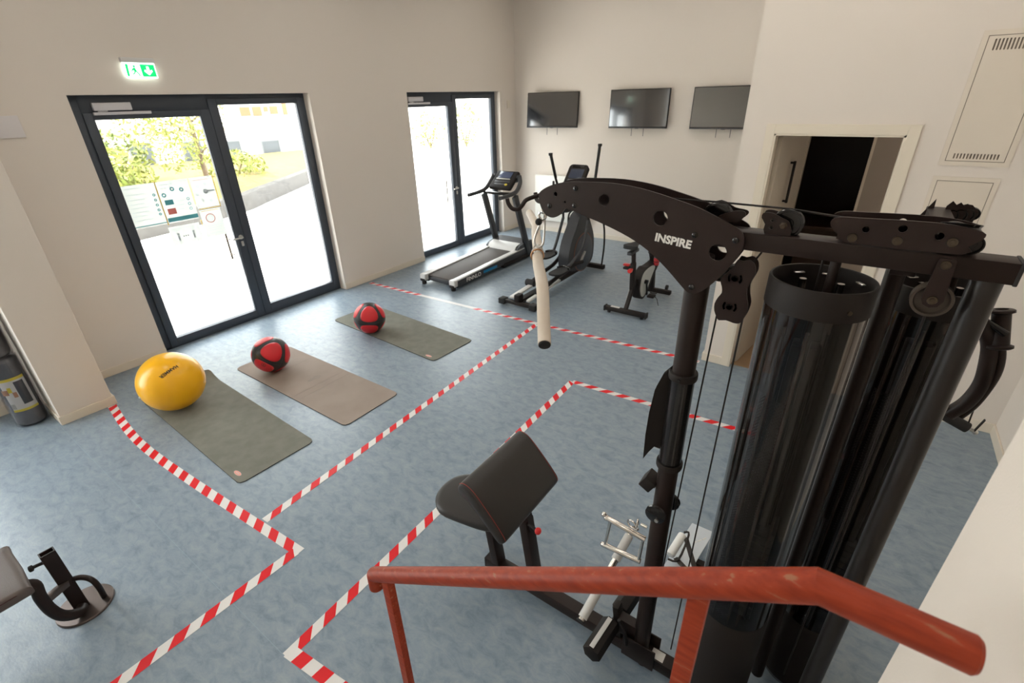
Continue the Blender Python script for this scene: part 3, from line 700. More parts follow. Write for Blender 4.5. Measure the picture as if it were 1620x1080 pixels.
tk = [(-14.6, 6.35, .3), (-14.58, 6.33, 1.2), (-14.5, 6.28, 2.2), (-14.5, 6.2, 3.2), (-14.4, 6.1, 4.4)]
mb = MB().tube(spline(tk, 3), [.075-.0045*i for i in range(13)], 10)
for k in range(11):
    z = 1.3+k*.28; a = k*2.4; p = V((-14.55, 6.3, z)); mb.tube(spline([p, p+V((math.cos(a)*.35, math.sin(a)*.35, .22)), p+V((math.cos(a)*.9, math.sin(a)*.9, .35))], 3), [.03-.0036*j for j in range(7)], 6)
obj('trunk', mb, 'bark', tr)
obj('foliage', leaves(4200, ellgen((-14.3, 5.75, 2.75), (1.3, 1.25, 1.75)), .035, .085), 'leafA', tr, smooth=False)
def shrub(loc, r, n, m, label, grp=None):
    t = thing('shrub', (loc[0], loc[1], .3 if len(loc) < 3 else loc[2]), label, 'shrub', grp); z0 = .3 if len(loc) < 3 else loc[2]
    mb = MB()
    for k in range(6):
        a = k*1.05; mb.tube([(loc[0], loc[1], z0-.05), (loc[0]+math.cos(a)*r[0]*.3, loc[1]+math.sin(a)*r[1]*.3, z0+r[2]*.7), (loc[0]+math.cos(a)*r[0]*.6, loc[1]+math.sin(a)*r[1]*.6, z0+r[2]*1.4)], [.03, .02, .008], 6)
    obj('stem', mb, 'bark', t)
    obj('foliage', leaves(n, ellgen((loc[0], loc[1], z0+r[2]*.95), r), .06, .13), m, t, smooth=False)
shrub((-14.0, 4.0), (.8, .95, .75), 1000, 'leafA', 'bright yellow-green shrub left of the young tree outside')
shrub((-17.5, 5.2), (1.0, .9, .9), 900, 'leafB', 'green shrub against the pale building, furthest left')
shrub((-16.8, 8.2), (1.1, 1.0, .5), 700, 'leafA', 'low yellowish shrub behind the kerb, right of the tree trunk')
for i, (x, y, h) in enumerate(((-24.5, 19.0, 1.0), (-23.0, 20.6, 1.2), (-21.6, 22.2, 1.05), (-20.2, 23.8, 1.25), (-18.8, 25.4, 1.1), (-25.8, 17.4, 1.1), (-17.4, 27.0, 1.15))):
    shrub((x, y, 0), (1.0, .98, h), 750, 'leafB' if i % 2 else 'leafA', 'leafy hedge shrub at the far edge of the paving beyond the second glass door', 'hedge shrubs beyond the second door')
# pale building across the way
bd = thing('building', (-22.5, 9, 0), 'pale rendered building with grey windows across the paving', 'building')
obj('facade_wall', MB().bb(-23.0, -22.0, -8, 17.5, 0, 7), 'facade', bd)
obj('cornice', MB().bb(-22.0, -21.92, -8, 17.5, 1.66, 1.72), 'band', bd)
for y0_, y1_, z0_, z1_ in ((7.25, 7.9, .48, 1.34), (5.2, 5.85, .5, 1.36), (9.0, 9.65, .40, 1.28), (10.62, 11.2, .22, 1.18), (12.2, 12.95, .10, 1.08), (14.2, 14.9, .05, 1.0), (3.1, 3.8, .5, 1.36)):
    f = obj('window', MB().plate([(y0_-.05, z0_-.05), (y1_+.05, z0_-.05), (y1_+.05, z1_+.05), (y0_-.05, z1_+.05)], [[(y0_, z0_), (y1_, z0_), (y1_, z1_), (y0_, z1_)]], lambda u, v, q: (-21.99+q, u, v), .03), 'shutter', bd)
    obj('pane', MB().bb(-21.99, -21.975, y0_, y1_, z0_, z1_), 'outglass', f)
for y0_, y1_, z0_, z1_ in ((11.58, 12.0, 2.12, 2.46), (12.12, 12.5, 2.10, 2.46), (12.62, 12.8, 2.25, 2.45), (12.9, 13.25, 2.15, 2.46), (13.5, 13.7, 2.1, 2.6)):
    obj('brick_panel', MB().bb(-21.99, -21.95, y0_, y1_, z0_, z1_), 'brickred', bd)
obj('building', MB().bb(-36, -12, 31, 33, 0, 6), 'facade', None, 'far pale building behind the hedge shrubs', 'building')

# ================================================================== TELEVISIONS
def tv(label, xc):
    W, H_ = 1.03, .59
    t = thing('television', (xc, 8.55, 2.0), label, 'television', None)
    z0, y = 2.0, 8.55
    obj('casing', MB().bb(xc-W/2, xc+W/2, y, y+.035, z0, z0+H_, bev=.006).bb(xc-W*.3, xc+W*.3, y+.03, y+.055, z0+.08, z0+H_*.7, bev=.01), 'blackmatte', t)
    obj('screen', MB().bb(xc-W/2+.012, xc+W/2-.012, y-.003, y+.004, z0+.02, z0+H_-.012), 'screen', t)
    obj('bottom_trim', MB().bb(xc-W/2, xc+W/2, y-.006, y+.03, z0-.008, z0+.008, bev=.003).bb(xc-.03, xc+.03, y-.008, y+.01, z0-.014, z0+.004, bev=.003), 'grey_plastic', t)
    obj('wall_mount', MB().bb(xc-.12, xc+.12, y+.05, y+.075, z0+.12, z0+.4).bb(xc-.14, xc-.10, y+.05, YB+.0, z0+.1, z0+.42).bb(xc+.10, xc+.14, y+.05, YB+.0, z0+.1, z0+.42), 'black', t)
    for dx in (-.10, .11): obj('pull_cord', MB().cyl((xc+dx, y+.04, z0+.12), (xc+dx, y+.04, z0-.13), .0045, 8), 'grey_plastic', t)
    return t
t0 = tv('wall television nearest the corner, swung out from the wall towards the room', -5.12); t0['group'] = 'wall televisions'
t1 = dup(t0, (-3.45, 8.55, 2.0), 0, 'middle wall television of the three, above the elliptical and the arm')
t2 = dup(t0, (-2.04, 8.55, 2.0), 0, 'wall television furthest right, its edge hidden by the partition')
t0.rotation_euler = (math.radians(-6), 0, math.radians(7)); t0.location.y = 8.50; t0.location.x = -5.11
t1.rotation_euler = (math.radians(-2), 0, math.radians(1)); t2.rotation_euler = (math.radians(-3), 0, math.radians(3))
# radiator
rd = thing('radiator', (-4.95, YB-.05, .2), 'flat white wall radiator below the televisions, behind the elliptical', 'radiator')
obj('front_panel', MB().bb(-5.50, -4.30, YB-.11, YB-.09, .24, 1.13, bev=.008), 'radiator', rd)
obj('convector', MB().bb(-5.48, -4.32, YB-.088, YB-.03, .25, 1.12, bev=.004), 'radiator', rd)
obj('bracket', MB().bb(-5.3, -5.26, YB-.03, YB-.001, .3, 1.0).bb(-4.54, -4.5, YB-.03, YB-.001, .3, 1.0), 'steel', rd)

# ================================================================== TREADMILL
TX0, TX1, TY0, TY1 = -5.23, -4.54, 4.93, 6.62
tm = thing('treadmill', (-4.88, 5.9, 0), 'black and silver treadmill in front of the second glass door', 'treadmill')
dz = lambda y: .13+.055*(y-TY0)/(TY1-TY0)
def sl(x0, x1, y0, y1, z0, z1, bev=.006):     # a slab that follows the deck's slope
    m = MB().bb(x0, x1, y0, y1, z0, z1, bev=bev)
    for v in m.bm.verts: v.co.z += (dz(v.co.y)-.13)
    return m
obj('deck_frame', sl(TX0+.05, TX1-.05, TY0+.03, TY1, .05, .115), 'charcoal', tm)
for x0, x1, s in ((TX0, TX0+.10, 0), (TX1-.10, TX1, 1)):
    r = obj('side_rail', sl(x0, x1, TY0, TY1+.1, .135, .155, bev=.008), 'silver', tm)
    sr = obj('rail_skirt', sl(x0+.005 if not s else x0, x1 if not s else x1-.002, TY0+.02, TY1+.1, .035, .134, bev=.006), 'charcoal', tm)
obj('running_belt', sl(TX0+.10, TX1-.10, TY0+.03, TY1+.05, .11, .138, bev=.012), 'belt', tm)
for x in (TX0+.05, TX1-.05):
    e = obj('end_cap', MB().bb(x-.055, x+.055, TY0-.05, TY0+.03, .06, .16, bev=.014), 'silver', tm)
    obj('rear_foot', MB().cyl((x, TY0-.02, 0), (x, TY0-.02, .07), .035, 16, bev=.006).bb(x-.045, x+.045, TY0-.06, TY0+.03, .05, .09, bev=.01), 'blackmatte', tm)
# motor hood
mb = MB(); prof = [(-.10, 0), (-.05, .085), (.10, .13), (.28, .14), (.36, .09), (.38, 0)]
def hood(x0, x1, prof, y0, z0):
    m = MB(); m.plate(prof, [], lambda u, v, q: (x0+q, y0+u, z0+v), x1-x0); return m
obj('motor_hood', hood(TX0+.01, TX1-.01, smooth_poly([(-.12, 0), (-.06, .07), (.08, .105), (.30, .12), (.42, .07), (.44, -.08), (.0, -.08)], 4), 6.62, .18), 'charcoal', tm)
obj('hood_trim', hood(TX0+.06, TX1-.06, [(-.125, .0), (-.07, .072), (.05, .104), (.05, .110), (-.075, .082), (-.14, .004)], 6.62, .18), 'silver', tm)
obj('base_frame', MB().bb(TX0-.0, TX0+.07, 6.55, 7.15, .02, .10, bev=.012).bb(TX1-.07, TX1, 6.1, 7.15, .02, .10, bev=.012).bb(TX0, TX1, 7.05, 7.15, .02, .09, bev=.01), 'blackmatte', tm)
obj('lift_strut', MB().cyl((-4.60, 6.0, .07), (-4.60, 6.75, .12), .022, 12), 'blackgloss', tm)
for x in (TX0+.02, TX1-.02):
    m = MB().beam((x, 6.86, .06), (x+(.01 if x < -5 else -.01), 6.50, 1.10), .065, .11, (0, 1, 0), bev=.014)
    obj('upright', m, 'charcoal', tm)
for x, s in ((TX0+.03, -1), (TX1-.03, 1)):
    p = spline([(x, 6.10, 1.13), (x, 6.38, 1.14), (x, 6.55, 1.17), (x-s*.02, 6.68, 1.28), (x-s*.06, 6.72, 1.38)], 5)
    obj('handrail', MB().tube(p, [.030]*5+[.034]*(len(p)-5), 14), 'charcoal', tm)
obj('cross_bar', MB().cyl((TX0+.06, 6.47, 1.12), (TX1-.06, 6.47, 1.12), .019, 14).bb(TX0+.08, TX1-.08, 6.50, 6.60, 1.11, 1.135, bev=.01), 'blackgloss', tm)
obj('console_bridge', MB().tube(spline([(TX0+.10, 6.70, 1.37), (-5.05, 6.76, 1.30), (-4.88, 6.77, 1.28), (-4.7, 6.76, 1.30), (TX1-.10, 6.70, 1.37)], 4), .03, 12), 'charcoal', tm)
Rc = Matrix.Rotation(math.radians(38), 3, 'X'); cc = V((-4.885, 6.66, 1.30))
cn = obj('console', MB().box(cc, (.44, .38, .075), Rc, bev=.035, seg=4), 'blackmatte', tm)
fn = Rc@V((0, 0, 1)); fu = Rc@V((0, 1, 0))
obj('display', MB().box(cc+fn*.038+fu*.085, (.24, .125, .006), Rc, bev=.002), 'lcd2', cn)
obj('display_bezel', MB().box(cc+fn*.036+fu*.085, (.275, .155, .006), Rc, bev=.003), 'blackgloss', cn)
obj('tablet_ledge', MB().box(cc+fn*.048-fu*.01, (.27, .02, .018), Rc, bev=.004), 'silver', cn)
obj('button_strip', MB().box(cc+fn*.038-fu*.055, (.30, .035, .006), Rc, bev=.002).box(cc+fn*.038-fu*.11, (.26, .025, .006), Rc, bev=.002), 'grey_plastic', cn)
obj('safety_key', MB().ell(cc+fn*.042-fu*.12+V((.11, 0, 0)), (.028, .02, .012), 16, Rc), 'label_yellow', cn)
text('FINNLO', 'lettering', lambda u, v, q: (TX1+.0012+q, 5.33+u, .087+dz(5.3)-.13+v), 'logo', tm, size=.085, bold=.002, xs=1.15)
obj('blue_stripe', MB().bb(TX1-.002, TX1+.0012, 5.57, 5.92, .085, .125, bev=.0004), 'blue', tm)

# ================================================================== ELLIPTICAL
EX = -3.42
el = thing('elliptical_trainer', (EX, 5.9, 0), 'tall black elliptical trainer between the treadmill and the spin bike', 'elliptical')
rs_ = obj('rear_stabilizer', MB().bb(EX-.27, EX+.26, 4.86, 4.93, .035, .085, bev=.01), 'blackmatte', el)
for x in (EX-.25, EX+.24): obj('end_cap', MB().bb(x-.05, x+.05, 4.84, 4.95, .015, .095, bev=.012), 'rubber', rs_)
obj('rear_block', MB().bb(EX-.05, EX+.03, 4.86, 4.97, .085, .18, bev=.01), 'blackmatte', rs_)
obj('front_stabilizer', MB().bb(EX-.30, EX+.30, 6.84, 6.92, .02, .09, bev=.012), 'blackmatte', el)
obj('main_beam', MB().beam((EX, 4.95, .08), (EX, 6.85, .08), .09, .06), 'blackmatte', el)
obj('roller_track', MB().beam((EX-.13, 4.92, .105), (EX-.13, 5.75, .15), .075, .03, bev=.008), 'silver', el)
obj('roller_track', MB().beam((EX+.13, 4.92, .105), (EX+.13, 5.75, .15), .05, .03, bev=.008), 'silver', el)
for s, y0_, z0_ in ((-1, 5.42, .16), (1, 5.18, .15)):
    x = EX+s*.15
    pa = obj('pedal_arm', MB().tube(spline([(x, y0_, z0_), (x, y0_+.35, z0_+.06), (x, 6.1, .27), (x, 6.40, .25 if s > 0 else .42)], 4), .028, 12), 'blackmatte', el)
    obj('roller', MB().cyl((x-.07, y0_, z0_), (x+.07, y0_, z0_), .05, 18, bev=.008), 'rubber', pa)
    py = 5.62 if s > 0 else 5.95; pz = .31 if s > 0 else .40; xx = EX+s*.2
    pl_ = obj('foot_plate', MB().plate(smooth_poly([(-.16, -.08), (.14, -.085), (.19, 0), (.14, .085), (-.16, .08)], 4), [], lambda u, v, q: (xx+v, py+u, pz+q+.18*(u*u)), .025), 'rubber', pa)
    obj('foot_rim', MB().tor((xx, py+.10, pz+.035), .085, .018, (0, 0, 1), 20, 8, 0, PI), 'blackgloss', pl_)
    lh = obj('link_arm', MB().tube(spline([(x+s*.06, py+.15, pz), (x+s*.07, 6.22, .50), (x+s*.06, 6.42, .88)], 5), [.022]*11, 12), 'charcoal', el)
    top = (EX-.27, 6.13, 1.80) if s < 0 else (EX+.27, 6.55, 1.90)
    ah = obj('arm_lever', MB().tube(spline([(x+s*.06, 6.42, .86), (x+s*.07, 6.40, 1.15), (EX+s*.26, (6.40+top[1])/2, 1.45), top], 6), .017, 12), 'blackmatte', el)
    obj('foam_grip', MB().cyl((EX+s*.262, (6.40+top[1])/2, 1.47), top, .021, 14).cyl(V(top)-V((0, 0, .02)), V(top)+V((0, 0, .012)), .029, 14), 'rubber', ah)
    obj('crank_arm', MB().beam((EX+s*.12, 6.52, .38), (EX+s*.12, 6.40, .25 if s > 0 else .45), .03, .045, (1, 0, 0)), 'steel', el)
# flywheel shroud
prof = smooth_poly([(-.38, -.19), (-.44, .0), (-.37, .22), (-.23, .41), (-.10, .57), (.08, .60), (.24, .40), (.36, .18), (.38, -.06), (.30, -.22), (-.02, -.26)], 4)
sh = obj('flywheel_cover', MB().plate(prof, [], lambda u, v, q: (EX-.085+q, 6.52+u, .36+v), .17), 'charcoal', el)
pr2 = [(u*1.0, v) for u, v in circ((0, 0), .26, 36)]
for s in (-1, 1):
    obj('side_disc', MB().lathe([(0, .03), (.225, .028), (.275, .018), (.29, 0)], (EX+s*.085, 6.54, .36), (s, 0, 0), 40), 'slate', sh)
    obj('copper_ring', MB().tor((EX+s*.088, 6.54, .36), .292, .008, (s, 0, 0), 48, 8), 'rust', sh)
obj('emblem', MB().plate(rrect(-.055, .055, -.075, .075, .02), [rrect(-.03, .03, -.05, .05, .012)], lambda u, v, q: (EX+.115+q, 6.54+u+v*.2, .36+v), .002), 'grey_plastic', sh)
mst = obj('mast', MB().tube(spline([(EX, 6.55, .80), (EX, 6.52, 1.05), (EX, 6.46, 1.36)], 4), [.085, .083, .078, .072, .066, .06, .055, .05, .048], 16), 'charcoal', el)
obj('fixed_handle', MB().tube(spline([(EX-.05, 6.48, 1.22), (EX-.20, 6.38, 1.26), (EX-.24, 6.2, 1.34), (EX-.20, 6.1, 1.44)], 5), .016, 12), 'rubber', mst)
obj('fixed_handle', MB().tube(spline([(EX+.05, 6.48, 1.22), (EX+.20, 6.38, 1.26), (EX+.24, 6.2, 1.30), (EX+.20, 6.1, 1.38)], 5), .016, 12), 'rubber', mst)
for s in (-1, 1): obj('lever_guard', MB().tube(spline([(EX+s*.06, 6.6, 1.0), (EX+s*.28, 6.72, .86), (EX+s*.31, 6.8, .5), (EX+s*.26, 6.86, .09)], 6), .014, 10), 'blackmatte', el)
Re = Matrix.Rotation(math.radians(48), 3, 'X'); ce = V((EX-.0, 6.42, 1.47)); en = Re@V((0, 0, 1)); eu = Re@V((0, 1, 0))
ec = obj('console', MB().plate(rrect(-.15, .15, -.16, .17, .05), [], lambda u, v, q: ce+Re@V((u*(1-.25*(v-.1)*0), v, q)), .055), 'blackmatte', el)
obj('display', MB().box(ce+en*.057+eu*.02, (.21, .15, .005), Re, bev=.002), 'lcd', ec)
obj('button_pad', MB().box(ce+en*.057-eu*.10, (.20, .06, .005), Re, bev=.002), 'grey_plastic', ec)
obj('top_handle', MB().box(ce+en*.058+eu*.135, (.19, .03, .006), Re, bev=.003), 'blackgloss', ec)

# ================================================================== SPIN BIKE
BX = -2.12
bk = thing('spin_bike', (BX, 5.9, 0), 'black spin bike with a light grey flywheel cover, right of the elliptical', 'exercise bike')
b = obj('rear_foot', MB().bb(BX-.27, BX+.27, 5.36, 5.43, .025, .085, bev=.014), 'blackmatte', bk)
obj('white_label', MB().bb(BX-.20, BX-.08, 5.375, 5.42, .085, .0862), 'label_white', b)
obj('end_foot', MB().cyl((BX-.22, 5.395, 0), (BX-.22, 5.395, .03), .022, 12).bb(BX-.285, BX-.265, 5.355, 5.435, .02, .09, bev=.005), 'rubber', b)
obj('end_foot', MB().cyl((BX+.22, 5.395, 0), (BX+.22, 5.395, .03), .022, 12).bb(BX+.265, BX+.285, 5.355, 5.435, .02, .09, bev=.005), 'rubber', b)
b = obj('front_foot', MB().bb(BX-.27, BX+.27, 6.28, 6.35, .025, .085, bev=.014), 'blackmatte', bk)
obj('transport_wheel', MB().cyl((BX+.17, 6.38, .10), (BX+.20, 6.38, .10), .035, 16), 'rubber', b)
fr_ = obj('frame', MB().beam((BX, 5.40, .08), (BX, 5.62, .40), .05, .05, (0, 1, 0), bev=.008).beam((BX, 5.56, .30), (BX, 5.52, .66), .055, .07, (0, 1, 0), bev=.008).beam((BX, 5.55, .36), (BX, 6.28, .46), .045, .06).beam((BX, 6.31, .06), (BX, 6.22, .62), .055, .09, (0, 1, 0), bev=.01).beam((BX, 6.27, .42), (BX, 6.05, .80), .05, .09, (0, 1, 0), bev=.01), 'blackmatte', bk)
obj('silver_strip', MB().beam((BX-.028, 5.42, .09), (BX-.028, 5.60, .37), .008, .03, (0, 1, 0), bev=.002), 'silver', fr_)
ch = obj('flywheel_cover', MB().plate(smooth_poly([(-.22, 0), (-.17, .14), (-.04, .215), (.10, .20), (.26, .20), (.44, .21), (.45, .13), (.30, .02), (.17, -.11), (.02, -.205), (-.13, -.17)], 5), [], lambda u, v, q: (BX-.045+q, 5.86+u, .30+v), .10), 'blackmatte', bk)
obj('side_insert', MB().plate(smooth_poly([(-.175, 0), (-.12, .145), (.02, .185), (.22, .180), (.30, .13), (.20, .03), (.07, -.12), (-.03, -.175), (-.12, -.13)], 5), [], lambda u, v, q: (BX+.055+q, 5.86+u, .30+v), .006), 'insert', ch)
obj('flywheel', MB().lathe([(0, -.012), (.19, -.012), (.20, -.008), (.20, .008), (.19, .012), (0, .012)], (BX-.06, 5.92, .29), (1, 0, 0), 40), 'steel', bk)
ck = obj('crank', MB().beam((BX+.085, 5.83, .33), (BX+.095, 5.85, .15), .018, .032, (0, 1, 0)).cyl((BX+.05, 5.83, .33), (BX+.10, 5.83, .33), .028, 16), 'blackgloss', bk)
obj('pedal', MB().box((BX+.155, 5.86, .14), (.09, .10, .03), None, bev=.006).tor((BX+.155, 5.93, .16), .04, .008, (0, .3, 1), 18, 6, 0, PI), 'blackmatte', ck)
obj('pedal_strap', MB().tube([(BX+.19, 5.86, .15), (BX+.24, 5.84, .12), (BX+.28, 5.80, .05)], .005, 6), 'rubber', ck)
ck = obj('crank', MB().beam((BX-.085, 5.83, .33), (BX-.095, 5.75, .50), .018, .032, (0, 1, 0)), 'blackgloss', bk)
obj('pedal', MB().box((BX-.155, 5.74, .51), (.09, .10, .03), None, bev=.006).tor((BX-.155, 5.80, .53), .04, .008, (0, .3, 1), 18, 6, 0, PI), 'blackmatte', ck)
obj('adjuster', MB().cyl((BX, 5.50, .58), (BX-.0, 5.44, .58), .014, 12).cyl((BX, 5.45, .58), (BX, 5.41, .58), .026, 14), 'red', bk)
obj('toe_clip', MB().box((BX-.155, 5.70, .56), (.08, .06, .02), None, bev=.004), 'red', bk)
sp = obj('seat_post', MB().beam((BX, 5.535, .62), (BX, 5.50, .80), .04, .05, (0, 1, 0)), 'blackmatte', bk)
obj('seat_slider', MB().bb(BX-.03, BX+.03, 5.36, 5.60, .79, .83, bev=.008), 'charcoal', sp)
sdl = MB(); pts = smooth_poly([(-.13, -.085), (-.15, 0), (-.13, .085), (-.03, .06), (.06, .024), (.15, .014), (.16, 0), (.15, -.014), (.06, -.024), (-.03, -.06)], 3)
sdl.plate(pts, [], lambda u, v, q: (BX+v, 5.50+u, .865+q), .045)
obj('saddle', sdl, 'rubber', bk)
hp = obj('handlebar_post', MB().beam((BX, 6.10, .74), (BX, 6.00, .95), .04, .05, (0, 1, 0)), 'blackmatte', bk)
obj('handlebar', MB().tube(spline([(BX-.18, 5.80, 1.05), (BX-.17, 5.95, 1.0), (BX, 6.02, .97), (BX+.17, 5.95, 1.0), (BX+.18, 5.80, 1.05)], 5), .016, 10), 'rubber', hp)
obj('brake_knob', MB().cyl((BX, 6.13, .60), (BX-.0, 6.06, .66), .02, 12), 'rubber', bk)
wb = thing('drink_bottle', (BX+.02, 6.17, .47), 'small bottle with teal top and red base held on the spin bike frame', 'bottle')
obj('bottle_body', MB().lathe([(0, 0), (.034, 0), (.036, .01), (.036, .09), (.035, .1)], (BX+.075, 6.15, .47), (0, 0, 1), 20), 'redplast', wb)
obj('bottle_top', MB().lathe([(.035, 0), (.035, .05), (.028, .07), (.014, .08), (.013, .10), (0, .10)], (BX+.075, 6.15, .57), (0, 0, 1), 20), 'teal', wb)
obj('bottle_cage', MB().tor((BX+.075, 6.15, .52), .039, .004, (0, 0, 1), 20, 6).beam((BX+.03, 6.16, .50), (BX+.045, 6.155, .58), .012, .012), 'blackmatte', bk)

# ================================================================== GYM MACHINE
GY = 1.5
gm = thing('multi_gym', (-.36, GY, 0), 'tall black cable gym machine with an arched lettered arm and tinted weight shrouds', 'gym machine')
F0 = lambda y: (lambda u, v, q: (u, y+q, v))
# floor frame
bf = obj('base_beam', MB().bb(-1.30, .36, GY-.033, GY+.033, .035, .105, bev=.004), 'black', gm)
obj('end_cap', MB().bb(-1.306, -1.298, GY-.034, GY+.034, .034, .106, bev=.003), 'rubber', bf)
obj('paper_label', MB().bb(-.305, -.245, GY-.024, GY+.024, .105, .1058), 'label_white', bf)
for x in (-1.24, -.34, .30): obj('foot_pad', MB().cyl((x, GY, 0), (x, GY, .036), .03, 18), 'rubber', bf)
obj('column_bracket', MB().bb(-.44, -.28, GY-.045, GY-.037, .03, .17, bev=.003).bb(-.44, -.28, GY+.037, GY+.045, .03, .17, bev=.003), 'black', bf)
obj('cross_foot', MB().bb(-.10, -.02, 1.2, 2.25, .02, .08, bev=.004), 'black', bf)
obj('cross_foot', MB().bb(.25, .32, 1.3, 2.45, .02, .08, bev=.004), 'black', bf)
# front column with sleeve
col = obj('front_column', MB().cyl((-.361, GY, .10), (-.361, GY, 2.06), .0375, 36), 'black', gm)
sl_ = obj('sliding_sleeve', MB().cyl((-.361, GY, 1.255), (-.361, GY, 1.625), .0415, 36), 'blackgloss', gm)
for z in (1.245, 1.635): obj('collar', MB().lathe([(.0376, -.013), (.047, -.013), (.0485, -.008), (.0485, .008), (.047, .013), (.0376, .013)], (-.361, GY, z)), 'blackmatte', sl_)
obj('screw', MB().cyl((-.361, GY-.052, 1.635), (-.361, GY-.044, 1.635), .006, 10), 'blackgloss', sl_)
mb = MB(); fin_ = [(-.400, 1.66), (-.425, 1.625), (-.446, 1.56), (-.455, 1.46), (-.458, 1.36), (-.456, 1.245), (-.440, 1.28), (-.425, 1.305), (-.400, 1.31)]
mb.plate(fin_, [], lambda u, v, q: (u, GY-.004+q+.5*(u+.40)*0, v), .008)
for sgn in (-1, 1): mb.plate([(u+.003, v) for u, v in fin_], [], lambda u, v, q: (u, GY+sgn*(.004+.55*(-.40-u))+q, v), .004)
fb = obj('sleeve_blade', mb, 'blackmatte', sl_)
obj('pull_pin', MB().cyl((-.40, GY, 1.30), (-.445, GY, 1.30), .006, 10), 'black', sl_)
lb = obj('low_bracket', MB().box((-.425, GY, 1.125), (.05, .07, .055), Matrix.Rotation(.5, 3, 'Y'), bev=.004).cyl((-.40, GY, 1.105), (-.45, GY, 1.13), .010, 12), 'blackmatte', gm)
for y, nm in ((GY-.055, 0), (GY+.055, 1)):
    obj('guide_pulley', MB().lathe([(0, -.008), (.036, -.008), (.040, -.006), (.033, 0), (.040, .006), (.036, .008), (0, .008)], (-.37+nm*.022, y, 1.02-.01*nm), (0, 1, 0), 30), 'blackgloss', gm)
obj('axle_bolt', MB().cyl((-.36, GY-.07, 1.0), (-.36, GY+.07, 1.0), .008, 12), 'steel', gm)
# top beam
tb = obj('top_beam', MB().bb(-.33, .32, GY-.035, GY+.035, 2.10, 2.15, bev=.003), 'black', gm)
obj('end_cap', MB().bb(.318, .326, GY-.036, GY+.036, 2.098, 2.152, bev=.002), 'rubber', tb)
# arched arm: two plates
AO = [(-0.917, 2.208), (-0.886, 2.229), (-0.847, 2.243), (-0.801, 2.251), (-0.756, 2.254), (-0.653, 2.257), (-0.556, 2.248), (-0.463, 2.229), (-0.375, 2.206), (-0.31, 2.181), (-0.264, 2.161), (-0.250, 2.149), (-0.244, 2.134), (-0.242, 2.113), (-0.249, 2.091), (-0.263, 2.06), (-0.284, 2.023), (-0.313, 1.984), (-0.335, 1.962), (-0.348, 1.953), (-0.362, 1.949), (-0.377, 1.952), (-0.396, 1.967), (-0.452, 2.017), (-0.513, 2.062), (-0.582, 2.097), (-0.669, 2.127), (-0.742, 2.147), (-0.779, 2.158), (-0.803, 2.164), (-0.817, 2.160), (-0.826, 2.148), (-0.845, 2.134), (-0.865, 2.128), (-0.887, 2.133), (-0.903, 2.147), (-0.912, 2.163), (-0.919, 2.184)]
AOs = smooth_poly(AO, 3)
H1 = [circ((-.853, 2.208), .0075, 14), circ((-.817, 2.185), .005, 12), circ((-.673, 2.203), .0185, 26), circ((-.486, 2.166), .0225, 30), circ((-.307, 2.087), .0245, 30)]
ap = obj('arm_plate', MB().plate(AOs, H1, F0(GY-.049), .006), 'plate_black', gm)
ap2 = obj('arm_plate', MB().plate(AOs, H1, F0(GY+.043), .006), 'plate_black', gm)
text('INSPIRE', 'lettering', lambda u, v, q: (-.441+u, GY-.0496-q, 2.1025-.095*u+v), 'logo', ap, size=.034, bold=.0014, xs=.98, shear=.12)
for x, z in ((-.777, 2.232), (-.779, 2.177), (-.875, 2.167), (-.378, 2.129), (-.265, 2.128), (-.365, 1.97)):
    obj('bolt', MB().lathe([(0, .0045), (.005, .0045), (.0085, .002), (.009, 0)], (x, GY-.049, z), (0, -1, 0), 16).cyl((x, GY-.045, z), (x, GY+.045, z), .005, 10).lathe([(0, .005), (.007, .005), (.008, 0)], (x, GY+.049, z), (0, 1, 0), 6), 'blackgloss', gm)
def pulley(x, y, z, r, name='pulley', m='blackgloss', parent=None, d=(0, 1, 0), t=.012):
    return obj(name, MB().lathe([(0, -t*.6), (r*.35, -t*.6), (r*.4, -t*.35), (r*.78, -t*.35), (r*.84, -t), (r*.98, -t), (r, -t*.8), (r*.90, 0), (r, t*.8), (r*.98, t), (r*.84, t), (r*.78, t*.35), (r*.4, t*.35), (r*.35, t*.6), (0, t*.6)], (x, y, z), d, 36), m, parent or gm)
pulley(-.875, GY, 2.17, .043); pulley(-.335, GY, 2.175, .044); pulley(-.30, GY, 2.02, .032)
obj('pulley_guard', MB().plate(smooth_poly([(-.40, 2.16), (-.375, 2.20), (-.335, 2.222), (-.295, 2.205), (-.262, 2.20), (-.258, 2.188), (-.285, 2.165), (-.33, 2.14)], 3), [], F0(GY+.018), .004).plate(smooth_poly([(-.33, 2.18), (-.295, 2.200), (-.265, 2.205), (-.257, 2.193), (-.28, 2.17)], 3), [], F0(GY-.022), .004), 'black', gm)
# hook rod at the nose
hk = MB().tube(spline([(-.91, GY-.02, 2.200), (-.945, GY-.035, 2.190), (-.972, GY-.05, 2.178), (-.985, GY-.055, 2.160), (-1.000, GY-.06, 2.145), (-1.022, GY-.065, 2.147), (-1.035, GY-.07, 2.165), (-1.038, GY-.072, 2.182)], 5), .0075, 12)
obj('bar_hook', hk, 'black', gm)
obj('bar_hook', MB().tube(spline([(-.91, GY+.03, 2.200), (-.945, GY+.045, 2.19), (-.965, GY+.06, 2.172), (-.985, GY+.07, 2.152), (-1.01, GY+.08, 2.155), (-1.02, GY+.085, 2.18)], 5), .0075, 12), 'black', gm)
